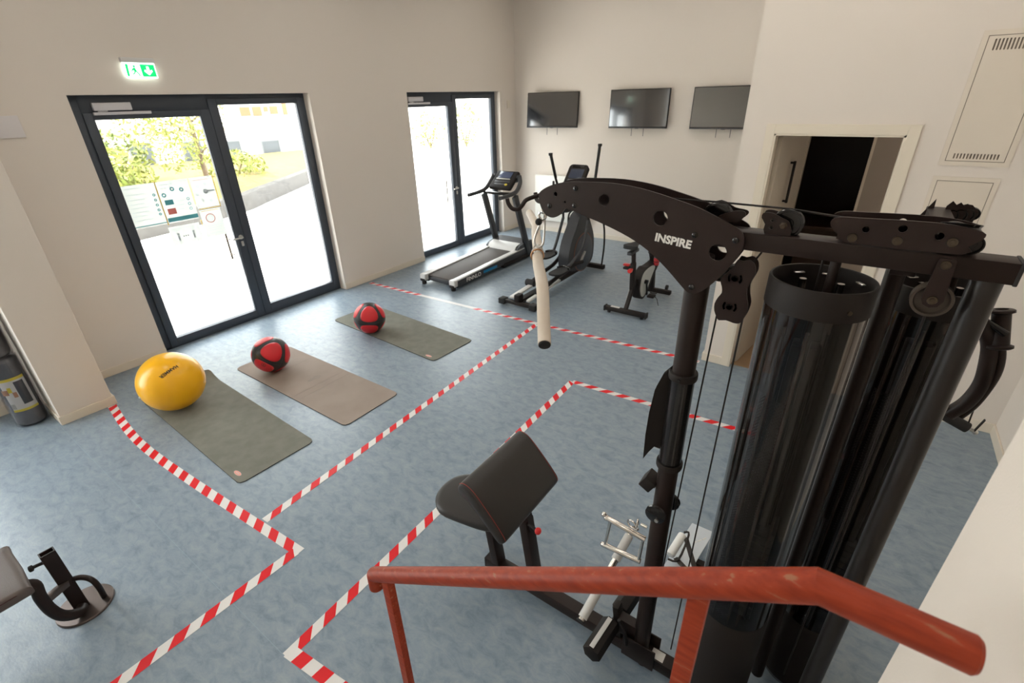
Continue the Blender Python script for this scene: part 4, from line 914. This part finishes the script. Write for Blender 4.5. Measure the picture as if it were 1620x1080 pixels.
# cables
cb = lambda pts, nm='cable', r=.0028: obj(nm, MB().tube(pts, r, 8), 'blackmatte', gm)
cb([(-.875, GY, 2.213), (-.335, GY, 2.219)]); cb([(-.335, GY, 2.219), (-.155, GY, 2.217), (-.0, GY, 2.205)])
cb([(-.918, GY, 2.17), (-.925, GY, 2.13), (-.928, GY, 2.105)])
cb([(-.288, GY, 1.88), (-.306, GY, 1.19), (-.335, GY, .13)]); cb([(-.213, GY, 1.88), (-.218, GY, 1.2), (-.225, GY, .20)]); cb([(-.235, GY, 2.02), (-.20, GY, 2.09), (-.19, GY, 2.16)])
# floating double pulley block
BO = smooth_poly([(-.254, 2.067), (-.239, 2.065), (-.224, 2.071), (-.213, 2.066), (-.204, 2.054), (-.201, 2.032), (-.208, 2.008), (-.214, 1.986), (-.209, 1.956), (-.202, 1.933), (-.203, 1.908), (-.209, 1.884), (-.217, 1.873), (-.233, 1.871), (-.255, 1.875), (-.275, 1.870), (-.283, 1.879), (-.293, 1.898), (-.296, 1.922), (-.289, 1.944), (-.281, 1.96), (-.284, 1.979), (-.291, 1.997), (-.285, 2.013), (-.269, 2.034), (-.261, 2.049)], 2)
def arc_slot(c, r0, r1, a0, a1, n=8): return [(c[0]+r1*math.cos(a0+(a1-a0)*k/n), c[1]+r1*math.sin(a0+(a1-a0)*k/n)) for k in range(n+1)]+[(c[0]+r0*math.cos(a1-(a1-a0)*k/n), c[1]+r0*math.sin(a1-(a1-a0)*k/n)) for k in range(n+1)]
c1_, c2_ = (-.252, 2.010), (-.252, 1.920)
sl4 = [arc_slot(c, .014, .021, a-.75, a+.75) for c in (c1_, c2_) for a in (0, PI)]
pb = obj('pulley_block', MB().plate(BO, sl4, F0(GY-.024), .004).plate(BO, sl4, F0(GY+.020), .004), 'plate_black', gm)
for c in (c1_, c2_):
    pulley(c[0], GY, c[1], .038, parent=pb); obj('axle_bolt', MB().cyl((c[0], GY-.03, c[1]), (c[0], GY+.03, c[1]), .007, 14).lathe([(0, .004), (.007, .004), (.010, 0)], (c[0], GY-.026, c[1]), (0, -1, 0), 18), 'blackgloss', pb)
# small pulley bracket on the beam
br = obj('pulley_bracket', MB().plate(smooth_poly([(-.215, 2.192), (-.213, 2.204), (-.200, 2.207), (-.185, 2.205), (-.165, 2.196), (-.150, 2.190), (-.142, 2.178), (-.138, 2.150), (-.200, 2.150), (-.203, 2.175)], 2), [circ((-.187, 2.188), .005, 12), circ((-.187, 2.168), .005, 12)], F0(GY-.022), .004).plate(smooth_poly([(-.215, 2.192), (-.213, 2.204), (-.200, 2.207), (-.185, 2.205), (-.165, 2.196), (-.150, 2.190), (-.142, 2.178), (-.138, 2.150), (-.200, 2.150), (-.203, 2.175)], 2), [], F0(GY+.018), .004), 'black', gm)
pulley(-.152, GY, 2.178, .040, parent=br); obj('axle_bolt', MB().cyl((-.158, GY-.03, 2.176), (-.158, GY+.03, 2.176), .006, 12).lathe([(0, .003), (.006, .003), (.010, 0)], (-.158, GY-.022, 2.176), (0, -1, 0), 6), 'steeldark', br)
# long bracket with three pulleys
LB = [(-.052, 2.207), (-.035, 2.216), (.006, 2.218), (.115, 2.222), (.181, 2.221), (.233, 2.212), (.241, 2.201), (.232, 2.188), (.219, 2.176), (.213, 2.157), (-.010, 2.156), (-.030, 2.172), (-.050, 2.192)]
lh_ = [circ((.024, 2.192), .008, 16), circ((.094, 2.202), .009, 16), circ((.164, 2.193), .009, 16)]
lbk = obj('pulley_bracket', MB().plate(smooth_poly(LB, 2), lh_, F0(GY-.042), .005).plate(smooth_poly(LB, 2), lh_, F0(GY+.037), .005), 'plate_black', gm)
for x, z, r in ((.001, 2.169, .030), (.091, 2.173, .032), (.190, 2.183, .030)):
    pulley(x, GY, z+.008, r, parent=lbk); obj('bolt', MB().cyl((x, GY-.045, z), (x, GY+.045, z), .005, 10).lathe([(.006, .004), (.010, .004), (.011, 0)], (x, GY-.042, z), (0, -1, 0), 18).lathe([(0, .006), (.006, .005), (.006, 0)], (x, GY-.042, z), (0, -1, 0), 8), 'steeldark', lbk)
pulley(.198, GY, 2.210, .040, parent=lbk, d=(0, .25, 1), t=.007)
pulley(.232, GY+.01, 2.172, .022, parent=lbk)
# hanging pulley in front of the beam
hp_ = obj('pulley_hanger', MB().plate([(.178, 2.142), (.180, 2.147), (.207, 2.147), (.210, 2.142), (.213, 2.085), (.214, 2.045), (.206, 2.030), (.192, 2.026), (.178, 2.032), (.172, 2.045), (.174, 2.085)], [], F0(GY-.052), .005), 'plate_black', gm)
pulley(.193, GY-.036, 2.043, .042, parent=hp_, m='brownrubber')
for z in (2.132, 2.045): obj('bolt', MB().lathe([(.005, .003), (.010, .003), (.011, 0)], (.193, GY-.052, z), (0, -1, 0), 18).lathe([(0, .006), (.006, .005), (.006, 0)], (.193, GY-.052, z), (0, -1, 0), 8), 'steeldark', hp_)
cb([(.193, GY-.036, 2.0), (.193, GY-.036, 1.2), (.21, 1.6, .3)], 'cable')
# rear pole and middle pole
obj('rear_pole', MB().cyl((.281, GY, .06), (.281, GY, 2.10), .0305, 32), 'polesheen', gm)
obj('middle_pole', MB().cyl((.128, 1.715, .06), (.128, 1.715, 2.09), .025, 28), 'black', gm)
obj('middle_spine', MB().bb(.10, .155, 1.53, 1.75, 2.07, 2.10, bev=.003), 'black', gm)
# shrouds with weight stacks
def shroud(cx, cy, r, z0, z1, nW, ribs, zb):
    s = obj('weight_shroud', MB().lathe([(r, z0), (r, z1-.075)], (cx, cy, 0), seg=64), 'shroud', gm, loc=(cx, cy, 0))
    obj('shroud_ring', MB().lathe([(r-.007, -.04), (r+.0025, -.04), (r+.0025, .036), (r, .04), (r-.004, .04), (r-.007, .036), (r-.007, -.04)], (cx, cy, z1-.04), seg=64), 'blackmatte', s)
    obj('shroud_base', MB().lathe([(0, .0), (r-.02, 0), (r+.004, .02), (r+.004, zb-.01), (r, zb), (0, zb)], (cx, cy, z0), seg=64), 'blackmatte', s)
    obj('ring_screw', MB().cyl((cx+r*.62, cy-r*.80, z1-.05), (cx+r*.64, cy-r*.83, z1-.05), .006, 10), 'steeldark', s)
    obj('perforated_liner', MB().lathe([(r-.03, z0+zb), (r-.03, z1-.36)], (cx, cy, 0), seg=24, a0=3.85, a1=4.75), 'perforated', gm, loc=(cx, cy, 0))
    obj('back_panel', MB().bb(cx-.045, cx+.10, cy+.062, cy+.070, z0+zb, z1-.11, bev=.003).bb(cx+.05, cx+.058, cy-.06, cy+.062, z0+zb, z1-.16, bev=.003), 'blackmatte', s)
    obj('rod_sleeve', MB().bb(cx-.03, cx-.005, cy-.03, cy+.03, z0+zb, z1-.2, bev=.004).bb(cx+.015, cx+.04, cy-.03, cy+.03, z0+zb, z1-.2, bev=.004), 'black', s)
    ws = None
    for k in range(nW):
        z = z0+zb+.005+k*.032; obj('weight_plate', MB().bb(cx-.07, cx+.07, cy-.055, cy+.055, z, z+.029, bev=.004), 'charcoal', gm)
    for dx in (-.045, .045): obj('guide_rod', MB().cyl((cx+dx, cy, z0), (cx+dx, cy, z1-.01), .009, 16), 'roddark', gm)
    for a in ribs: obj('shroud_rib', MB().cyl((cx+(r-.012)*math.cos(a), cy+(r-.012)*math.sin(a), z0+.02), (cx+(r-.012)*math.cos(a), cy+(r-.012)*math.sin(a), z1-.12), .0055, 10), 'ribsheen', s)
    obj('top_plate', MB().bb(cx-.09, cx+.09, cy-.03, cy+.03, z1-.09, z1-.075, bev=.003).cyl((cx+.02, cy, z1-.08), (cx+.02, cy, 2.10), .013, 14), 'black', s)
    obj('stack_cable', MB().cyl((cx-.01, cy, z0+zb+nW*.032), (cx-.01, cy, 2.10), .003, 8), 'blackmatte', gm)
    for a in (2.2, 1.5, .6): obj('ring_clip', MB().box((cx+(r-.02)*math.cos(a), cy+(r-.02)*math.sin(a), z1-.02), (.03, .012, .004), Matrix.Rotation(a+PI/2, 3, 'Z'), bev=.002), 'steel', s)
shroud(-.038, GY, .1275, .10, 2.045, 14, (3.5, 4.25, 4.75, 2.6), .60)
shroud(.252, 1.845, .125, .06, 1.98, 14, (3.3, 3.75, 4.15, 4.6), .42)
# second top spine running away from the camera, with its brackets
s2 = obj('cross_spine', MB().bb(.18, .24, GY+.035, 2.14, 2.095, 2.145, bev=.003), 'black', gm)
obj('spine_fin', MB().plate([(.155, 2.095), (.195, 2.175), (.200, 2.095)], [], F0(2.10), .005), 'black', s2)
for k, (x, y) in enumerate(((.232, 2.10), (.255, 2.12), (.275, 2.14), (.29, 2.16))):
    obj('spine_bracket', MB().plate([(x-.012, 2.09), (x-.006, 2.155), (x+.006, 2.172-.006*k), (x+.018, 2.16-.006*k), (x+.026, 2.135), (x+.02, 2.09)], [circ((x+.006, 2.13), .004, 8)], F0(y), .005), 'black', s2)
    pulley(x+.014, y+.012, 2.125, .02, parent=s2)
obj('spine_pole', MB().cyl((.21, 2.11, .06), (.21, 2.11, 2.10), .025, 24), 'black', gm)
# press arm on the far right station
pa = obj('press_arm', MB().tube(spline([(.36, 2.10, 1.83), (.44, 2.18, 1.76), (.487, 2.2, 1.69), (.508, 2.2, 1.60), (.515, 2.2, 1.52), (.500, 2.2, 1.44), (.465, 2.2, 1.375)], 6), .025, 18), 'black', gm)
obj('press_arm', MB().tube(spline([(.505, 2.2, 1.72), (.532, 2.2, 1.64), (.540, 2.2, 1.56), (.525, 2.2, 1.45), (.50, 2.2, 1.38)], 5), .014, 12), 'black', gm)
obj('pivot_tube', MB().lathe([(.018, -.07), (.030, -.07), (.036, -.066), (.036, -.058), (.026, -.054), (.026, .054), (.036, .058), (.036, .066), (.030, .07), (.018, .07)], (.498, 2.2, 1.745), (.25, -.2, -1), 28), 'black', pa)
obj('pivot_bolt', MB().cyl((.455, 2.18, 1.77), (.51, 2.17, 1.74), .012, 14), 'blackgloss', pa)
obj('press_link', MB().cyl((.24, 2.15, 1.36), (.46, 2.2, 1.40), .016, 14), 'black', gm)
obj('press_carrier', MB().beam((.21, 2.11, 1.86), (.40, 2.14, 1.80), .04, .05), 'black', gm)
cb([(.515, 2.2, 1.62), (.56, 2.32, 1.30)])
# low foot plate station
fp = obj('foot_plate', MB().plate(rrect(-.065, .065, -.21, .21, .006), [], lambda u, v, q: (-.34+u+.10*v, 2.185+v, .10+q), .006).bb(-.39, -.29, 1.98, 2.0, .02, .10), 'plate', gm)
for k in range(3): obj('tread_bump', MB().beam((-.335+.02*k, 2.24+.03*k, .107), (-.320+.02*k, 2.265+.03*k, .107), .006, .004), 'white', fp)
obj('foot_plate_arm', MB().beam((-.05, 2.18, .05), (-.38, 2.16, .05), .04, .04), 'black', gm)
# foam leg rollers at the column foot
fr2 = obj('leg_roller', MB().cyl((-.515, 1.29, .20), (-.485, 1.70, .20), .012, 12).bb(-.48, -.34, 1.475, 1.525, .14, .24, bev=.004), 'black', gm)
obj('foam_roller', MB().cyl((-.520, 1.27, .20), (-.506, 1.46, .20), .046, 6, bev=.004), 'blackmatte', fr2)
obj('foam_roller', MB().cyl((-.496, 1.54, .20), (-.482, 1.70, .20), .046, 6, bev=.004), 'blackmatte', fr2)
obj('silver_strip', MB().beam((-.522, 1.275, .248), (-.509, 1.45, .248), .022, .003, bev=.001), 'silver', fr2)
obj('roller_bracket', MB().beam((-.47, GY, .10), (-.50, GY, .30), .03, .05, (0, 1, 0)).tube(spline([(-.42, 1.46, .11), (-.43, 1.44, .22), (-.46, 1.43, .30)], 3), .009, 8).tube(spline([(-.40, 1.56, .11), (-.41, 1.58, .26), (-.38, 1.6, .33)], 3), .009, 8), 'blackmatte', gm)

# curl bench on the same base beam
ph = obj('seat_post', MB().beam((-1.225, GY, .10), (-1.275, GY, .44), .05, .07, (0, 1, 0), bev=.004), 'black', gm)
obj('pad_post', MB().beam((-.965, GY, .10), (-1.03, GY, .56), .05, .07, (0, 1, 0), bev=.004), 'black', gm)
obj('pad_gusset', MB().plate([(-1.00, .48), (-1.10, .60), (-1.16, .74), (-1.02, .66), (-.985, .50)], [], F0(GY-.02), .04), 'black', gm)
kn = obj('adjuster_pin', MB().cyl((-1.0, GY-.02, .55), (-.945, GY-.03, .55), .008, 12), 'blackmatte', gm)
obj('red_knob', MB().ell((-.935, GY-.03, .55), (.017, .019, .019), 20), 'red', kn)
so_ = smooth_poly([(-.23, 0), (-.205, .10), (-.12, .165), (.02, .15), (.16, .115), (.20, .07), (.20, -.07), (.16, -.115), (.02, -.15), (-.12, -.165), (-.205, -.10)], 3)
def cushion(pts, f, t, e=.02):
    mb = MB(); bm = mb.bm; n = len(pts); c = V((sum(p[0] for p in pts)/n, sum(p[1] for p in pts)/n)); rings = []
    for z, k in ((0, e*.8), (t*.12, e*.25), (t*.3, 0), (t*.62, 0), (t*.82, e*.3), (t*.95, e*.9), (t, e*1.8)):
        ring = []
        for p in pts:
            v = V((p[0]-c.x, p[1]-c.y)); l = v.length; v = v*(max(l-k, 0)/l); ring.append(bm.verts.new(f(c.x+v.x, c.y+v.y, z)))
        rings.append(ring)
    for a, b in zip(rings, rings[1:]):
        for k in range(n): bm.faces.new((a[k], a[(k+1) % n], b[(k+1) % n], b[k]))
    bm.faces.new(rings[0][::-1])
    m1 = [bm.verts.new(f(c.x+(p[0]-c.x)*.5, c.y+(p[1]-c.y)*.5, t+.003)) for p in pts]
    for k in range(n): bm.faces.new((rings[-1][k], rings[-1][(k+1) % n], m1[(k+1) % n], m1[k]))
    bm.faces.new(m1); return mb
seatf = lambda u, v, q: V((-1.375+u, GY+v, .445+q-.03*u))
st = obj('seat', cushion(so_, seatf, .055), 'upholstery', gm, ang=60)
stp = [(-1.375+p[0]*.985, GY+p[1]*.985, .478-.03*p[0]) for p in so_]; stp.append(stp[0])
obj('red_stitching', MB().tube(stp, .0013, 5), 'stitch', st)
obj('seat_underplate', MB().bb(-1.40, -1.15, GY-.05, GY+.05, .43, .446, bev=.003), 'black', gm)
# preacher pad: rounded top, sloping away towards the column
A_ = V((-1.195, GY, .865)); sd = V((.235, 0, -.20)).normalized(); sn = V((sd.z, 0, -sd.x)); sn = -sn if sn.z < 0 else sn
pf = []
prof = smooth_poly([(-.01, -.045), (-.035, -.02), (-.038, .012), (-.012, .036), (.04, .046), (.16, .034), (.27, .014), (.30, -.005), (.30, -.03), (.28, -.045), (.14, -.032), (.04, -.03)], 4)
mb = MB(); bm = mb.bm; HW = .25; rings = []
for k, (yy, sc) in enumerate(((-HW, .80), (-HW+.004, .90), (-HW+.016, .985), (-HW+.035, 1), (0, 1), (HW-.035, 1), (HW-.016, .985), (HW-.004, .90), (HW, .80))):
    cxp, czp = .13, 0
    rings.append([bm.verts.new(A_+sd*(cxp+(p[0]-cxp)*(1-(1-sc)*.25))+sn*(p[1]*sc)+V((0, yy-.02, 0))) for p in prof])
for a, b in zip(rings, rings[1:]):
    n = len(a)
    for k in range(n): bm.faces.new((a[k], a[(k+1) % n], b[(k+1) % n], b[k]))
bm.faces.new(rings[0]); bm.faces.new(rings[-1][::-1])
cp = obj('arm_pad', mb, 'upholstery', gm, ang=60)
for yy in (-HW+.012, HW-.012):
    lp = [A_+sd*p[0]+sn*(p[1]*1.0+.0006)+V((0, yy-.02, 0)) for p in prof if p[1] > -.004]
    obj('red_stitching', MB().tube(lp, .0013, 5), 'stitch', cp)

# ================================================================== ATTACHMENTS
# lat bar hanging from a carabiner
ca = thing('carabiner', (-.95, GY, 2.0), 'steel snap hook hanging from the nose of the gym arm', 'snap hook')
obj('hook_body', MB().tube(spline([(-.928, GY, 2.105), (-.940, GY, 2.095), (-.960, GY-.004, 2.05), (-.966, GY-.006, 2.02), (-.950, GY-.006, 2.003), (-.930, GY-.004, 2.015), (-.927, GY, 2.05), (-.925, GY, 2.095), (-.928, GY, 2.105)], 5), .0042, 10), 'steel', ca)
obj('swivel_eye', MB().tor((-.935, GY, 2.118), .014, .005, (0, 1, 0), 20, 8).ell((-.930, GY, 2.135), .011, 14), 'chrome', ca)
obj('rubber_stop', MB().ell((-.942, GY-.014, 2.098), (.013, .013, .013), 16), 'rubber', ca)
lt = thing('lat_bar', (-.97, GY+.02, 1.97), 'long pale grip lat bar hanging below the gym arm, its near end bent down', 'pull-down bar')
P0 = V((-.965, 1.515, 1.972))
near = [P0, P0+V((.09, -.135, -.002)), V((-.785, 1.255, 1.975)), V((-.745, 1.20, 1.955)), V((-.715, 1.155, 1.915)), V((-.655, 1.065, 1.860))]
far = [P0, P0+V((-.09, .135, .0)), V((-1.15, 1.79, 1.972)), V((-1.22, 1.90, 1.970)), V((-1.40, 2.12, 1.965))]
obj('bar_tube', MB().tube(spline(far[::-1]+near[1:], 5), .0145, 16), 'steel', lt)
obj('foam_grip', MB().tube(spline([P0+V((.028, -.045, 0))]+near[1:], 5), .0195, 20), 'foam', lt)
obj('foam_grip', MB().tube(spline([P0+V((-.028, .045, 0))]+far[1:], 5), .0195, 20), 'foam', lt)
dd_ = (near[-1]-near[-2]).normalized()
obj('end_plug', MB().cyl(near[-1], near[-1]+dd_*.006, .018, 20, bev=.002), 'rubber', lt)
obj('bar_eye', MB().tor(P0+V((0, 0, .022)), .012, .004, (1, .6, 0), 18, 8).tor(P0, .020, .0045, (.55, -.83, 0), 24, 8), 'steel', lt)
obj('bar_ring', MB().tor(P0+V((.018, -.03, 0)), .0235, .003, (.55, -.83, 0), 24, 8), 'copper', lt)
# close-grip row handle
rh = thing('row_handle', (-.5, GY-.02, .68), 'chrome close-grip row handle hanging at the gym column', 'cable handle')
yy = GY-.02; q1, q2, q3, q4 = V((-.585, yy, .842)), V((-.405, yy, .822)), V((-.592, yy, .672)), V((-.412, yy, .682))
obj('hand_grip', MB().cyl(q1, q2, .0125, 14, bev=.002).ell(q1, .014, 12), 'chrome', rh)
obj('hand_grip', MB().cyl(q3, q4, .0125, 14, bev=.002).ell(q3, .012, 12), 'chrome', rh)
obj('cross_rod', MB().cyl(q1+V((.02, 0, 0)), q3+V((.012, 0, .0)), .0075, 12), 'chrome', rh)
obj('cross_rod', MB().cyl(q2-V((.01, 0, 0)), q4-V((.01, 0, .0)), .0075, 12), 'chrome', rh)
obj('end_knob', MB().ell(q1-V((.012, 0, -.012)), .013, 12), 'chrome', rh)
sc_ = thing('snap_hook', (-.45, GY-.02, .85), 'small chrome snap hook and links holding the row handle to the column', 'snap hook')
obj('hook_body', MB().tor((-.470, yy, .872), .020, .0042, (.2, 1, .1), 20, 8).tor((-.446, yy, .893), .015, .004, (1, .2, .1), 20, 8), 'chrome', sc_)
obj('swivel', MB().cyl((-.432, yy, .895), (-.405, yy, .893), .007, 12).tor((-.452, yy, .86), .012, .003, (.1, .4, 1), 16, 6), 'chrome', sc_)
# chrome straight bar standing on the floor frame
sb = thing('straight_bar', (-.57, 1.6, .16), 'chrome straight bar resting across the foam rollers at the gym base', 'cable bar')
b0, b1 = V((-.610, 1.335, .285)), V((-.560, 1.78, .500))
d_ = (b1-b0).normalized()
obj('bar_tube', MB().cyl(b0, b1, .017, 18), 'chrome', sb)
obj('knurled_grip', MB().cyl(b0+d_*.015, b0+d_*.15, .0225, 18, bev=.002), 'silver', sb)
obj('knurled_grip', MB().cyl(b1-d_*.17, b1-d_*.03, .0225, 18, bev=.002), 'silver', sb)
obj('end_plug', MB().cyl(b0-d_*.005, b0+d_*.003, .021, 16), 'rubber', sb)
obj('collar_ring', MB().cyl(b0+d_*.235, b0+d_*.252, .026, 18, bev=.003), 'chrome', sb)
# single-grip strap handle
sg = thing('strap_handle', (-.25, 1.95, .16), 'single white grip handle with black strap lying by the silver foot plate', 'cable handle')
g0, g1 = V((-.405, 2.02, .18)), V((-.385, 2.17, .215))
obj('hand_grip', MB().cyl(g0, g1, .024, 24, bev=.008), 'white', sg)
obj('webbing_strap', MB().beam(g0+V((.03, 0, 0)), (-.235, 1.93, .20), .028, .004).beam(g1+V((.02, -.01, 0)), (-.24, 1.95, .21), .028, .004).tube(spline([g1+V((0, .02, 0)), g1+V((.03, .01, .01)), g0+V((.05, -.01, .01)), g0+V((-.0, -.03, 0))], 4), .006, 8), 'leather', sg)
obj('steel_ring', MB().tor((-.235, 1.925, .21), .020, .004, (.3, .2, 1), 20, 8).tor((-.21, 1.91, .22), .016, .004, (1, .2, .3), 20, 8).tor((-.195, 1.90, .215), .014, .0035, (.2, 1, .3), 16, 8), 'chrome', sg)
# foam handle hanging from the press arm cable
fh = thing('foam_handle', (.50, 2.3, 1.22), 'black foam handle with metal ends hanging low at the right wall', 'cable handle')
h1, h2 = V((.395, 2.32, 1.34)), V((.565, 2.32, 1.275))
obj('foam_roll', MB().cyl(h1, h2, .022, 20, bev=.003), 'rubber', fh)
obj('metal_rod', MB().cyl(h1-(h2-h1)*.1, h2+(h2-h1)*.14, .007, 12).ell(h2+(h2-h1)*.15, .010, 12), 'steel', fh)
obj('strap', MB().beam(h2+(h2-h1)*.12, (.60, 2.32, 1.33), .014, .005), 'leather', fh)

# ================================================================== WEIGHT BENCH (lower left)
wb_ = thing('weight_bench', (-3.3, 0, 0), 'black weight bench with an upright open tube, cut by the left edge', 'bench')
obj('foot_disc', MB().lathe([(0, .014), (.128, .014), (.132, .010), (.132, 0), (0, 0)], (-3.035, .015, .0), seg=48), 'discmetal', wb_)
up_ = obj('upright_tube', MB().plate(rrect(-.032, .032, -.022, .022, .004, 3), [rrect(-.026, .026, -.016, .016, .003, 3)], lambda u, v, q: (-3.03+v, .0+u, .012+q), .44), 'black', wb_)
obj('inner_dark', MB().bb(-3.045, -3.015, -.025, .025, .02, .40), 'rubber', up_)
pn = obj('locking_pin', MB().tube(spline([(-3.03, -.01, .40), (-3.04, -.05, .40), (-3.046, -.075, .398)], 3), .009, 10), 'blackmatte', wb_)
obj('pin_knob', MB().cyl((-3.044, -.070, .398), (-3.048, -.086, .397), .017, 16, bev=.004), 'rubber', pn)
obj('curved_frame', MB().tube(spline([(-2.99, -.16, .375), (-2.965, -.10, .36), (-2.95, -.105, .28), (-2.945, -.10, .18), (-2.945, -.075, .10), (-2.96, -.02, .045), (-3.0, .0, .035)], 6), .027, 18), 'black', wb_)
obj('cross_brace', MB().beam((-2.955, -.10, .24), (-3.02, 0, .22), .035, .035), 'discmetal', wb_)
obj('foot_loop', MB().tube(spline([(-3.03, .01, .22), (-3.00, .055, .22), (-2.96, .085, .20), (-2.95, .095, .14), (-3.00, .095, .012)], 6), .014, 14), 'black', wb_)
bp_ = [(-.60, -.16), (.0, -.16), (.02, -.14), (.02, .12), (0, .14), (-.6, .14)]
pd = obj('bench_cushion', cushion(smooth_poly([(-1.2, -.15), (-.8, -.15), (-.4, -.15), (-.04, -.15), (.0, -.12), (.0, .10), (-.04, .13), (-.4, .13), (-.8, .13), (-1.2, .13)], 2), lambda u, v, q: V((-3.045+v*1.55, -.105+u, .395+q)), .06, .02), 'bench_pad', wb_, ang=60)
obj('red_piping', MB().tube([(-2.842, -.16, .44), (-2.842, -1.1, .44)], .003, 6), 'maroon', pd)
obj('main_rail', MB().beam((-3.02, -.14, .35), (-3.0, -1.1, .36), .06, .06), 'black', wb_)
obj('rear_foot', MB().bb(-3.3, -2.7, -1.12, -1.05, .0, .06, bev=.006).bb(-3.03, -2.97, -1.11, -1.06, .05, .35), 'black', wb_)

# ================================================================== WRAPPED ROLLS BY THE LEFT WALL
def wrapped(cx, cy, z0, z1, r, label, lab, tilt):
    t = thing('wrapped_roll', (cx, cy, z0), label, 'wrapped roll')
    R = Matrix.Rotation(tilt, 3, 'Y'); f = lambda p: V((cx, cy, z0))+R@V(p)
    mb = MB(); bm = mb.bm; rings = []; n = 40; h = z1-z0; N = 26
    for i in range(N+1):
        z = h*i/N; k = math.sqrt(max(0, 1-max(0, (z-(h-.03))/.034)**2))*(.86+.14*min(1, z/.03)); ring = []
        for j in range(n):
            a = 2*PI*j/n; rr = r*k*(1+.018*math.sin(3*a+z*9)+.012*math.sin(7*a-z*23)+.008*math.sin(z*60+a)); ring.append(bm.verts.new(f((rr*math.cos(a), rr*math.sin(a), z))))
        rings.append(ring)
    for a, b in zip(rings, rings[1:]):
        for k in range(n): bm.faces.new((a[k], a[(k+1) % n], b[(k+1) % n], b[k]))
    bm.faces.new(rings[0][::-1]); bm.faces.new(rings[-1])
    body = obj('roll_body', mb, 'wrap', t, ang=80)
    if lab:
        def band(nm, za, zb, a0, a1, m, e, par):
            mb = MB(); bm = mb.bm; rows = []
            for k in range(17):
                a = a0+(a1-a0)*k/16; rows.append([bm.verts.new(f(((r*1.03+e)*math.cos(a), (r*1.03+e)*math.sin(a), z))) for z in (za, zb)])
            for p, q in zip(rows, rows[1:]): bm.faces.new((p[0], q[0], q[1], p[1]))
            return obj(nm, mb, m, par, ang=80)
        lb_ = band('paper_label', .17, .47, -.85, .75, 'label_white', .001, t)
        band('yellow_band', .455, .48, -.85, .75, 'label_yellow', .002, lb_); band('yellow_band', .16, .182, -.85, .75, 'label_yellow', .002, lb_)
        band('dark_wedge', .22, .44, -.05, .55, 'charcoal', .0015, lb_); band('figure_print', .33, .38, -.95, -.55, 'skin', .0022, lb_); band('figure_print', .30, .35, -.35, -.12, 'skin', .0022, lb_); band('figure_print', .35, .40, -.55, -.32, 'label_yellow', .0022, lb_)
        for k in range(6): band('barcode_line', .19, .24, -.85+k*.05, -.83+k*.05, 'ink', .0022, lb_)
    obj('clear_wrap', MB().tube([f((0, 0, .005)), f((0, 0, h*.5)), f((0, 0, h-.01)), f((0, 0, h+.002)), f((.0, .0, h+.004))], [r*1.07, r*1.09, r*1.05, r*.8, r*.3], 28), 'plastic_wrap', t)
wrapped(-5.665, .39, .003, .66, .108, 'grey roll in clear wrap with a white and yellow label, standing beside the pillar', True, 0)
wrapped(-5.67, .385, .668, 1.20, .108, 'dark wrapped roll stacked on top of the labelled roll, at the left edge', False, .0)

# ================================================================== HANDRAIL AND STAIRS
hr = thing('stair_handrail', (-.4, .53, 1.0), 'rust-red painted steel stair handrail in the foreground', 'handrail')
RR = .0215; p1_, p2_, p3_ = V((-.900, .527, 1.272)), V((.070, .532, 1.955)), V((.219, .5315, 1.955))
mb = MB(); bm = mb.bm; sg_ = 28
def ring(c, n_, pr):
    out = []; x = V((0, 1, 0)); zz = n_.cross(x).normalized()
    for k in range(sg_):
        a = 2*PI*k/sg_; o = x*math.cos(a)*RR+zz*math.sin(a)*RR
        if pr is not None: o = o-pr[1]*(o.dot(pr[0])/pr[1].dot(pr[0]))
        out.append(bm.verts.new(c+o))
    return out
dA = (p2_-p1_).normalized(); dB = (p3_-p2_).normalized(); mit = (dA+dB).normalized()
rr_ = [ring(p1_, dA, None)]+[ring(p1_+(p2_-p1_)*k/8, dA, None) for k in range(1, 8)]
rr_.append(ring(p2_, dA, (mit, dA)))
rr_.append(ring(p3_-dB*.004, dB, None))
for a, b in zip(rr_, rr_[1:]):
    for k in range(sg_): bm.faces.new((a[k], a[(k+1) % sg_], b[(k+1) % sg_], b[k]))
x_ = V((0, 1, 0)); zz_ = dB.cross(x_).normalized()
endr = [bm.verts.new(p3_+(x_*math.cos(2*PI*k/sg_)+zz_*math.sin(2*PI*k/sg_))*(RR-.003)) for k in range(sg_)]
for k in range(sg_): bm.faces.new((rr_[-1][k], rr_[-1][(k+1) % sg_], endr[(k+1) % sg_], endr[k]))
bm.faces.new(endr[::-1]); bm.faces.new(rr_[0])
obj('top_rail', mb, 'rail', hr, ang=25)
obj('rail_return', MB().ell(p1_, RR*1.0, 24).cyl(p1_, p1_+V((.006, -.004, -.048)), RR, 24, bev=.003), 'rail', hr)
for x, y in ((-.845, .530), (-.056, .533)):
    zt = p1_.z+(x-p1_.x)*dA.z/dA.x
    obj('post', MB().bb(x-.0145, x+.0145, y-.012, y+.012, zt-1.05, zt-.012, bev=.002), 'rail', hr)
sm_ = MB()
for k in range(6):
    z1_ = 1.05-.175*k; sm_.bb(.1-.25*k-(.0 if k else 0), .262 if k == 0 else .1-.25*(k-1), -1.4 if k == 0 else -.75, .495, 0, z1_)
struct('stairs', sm_, 'stair_conc')
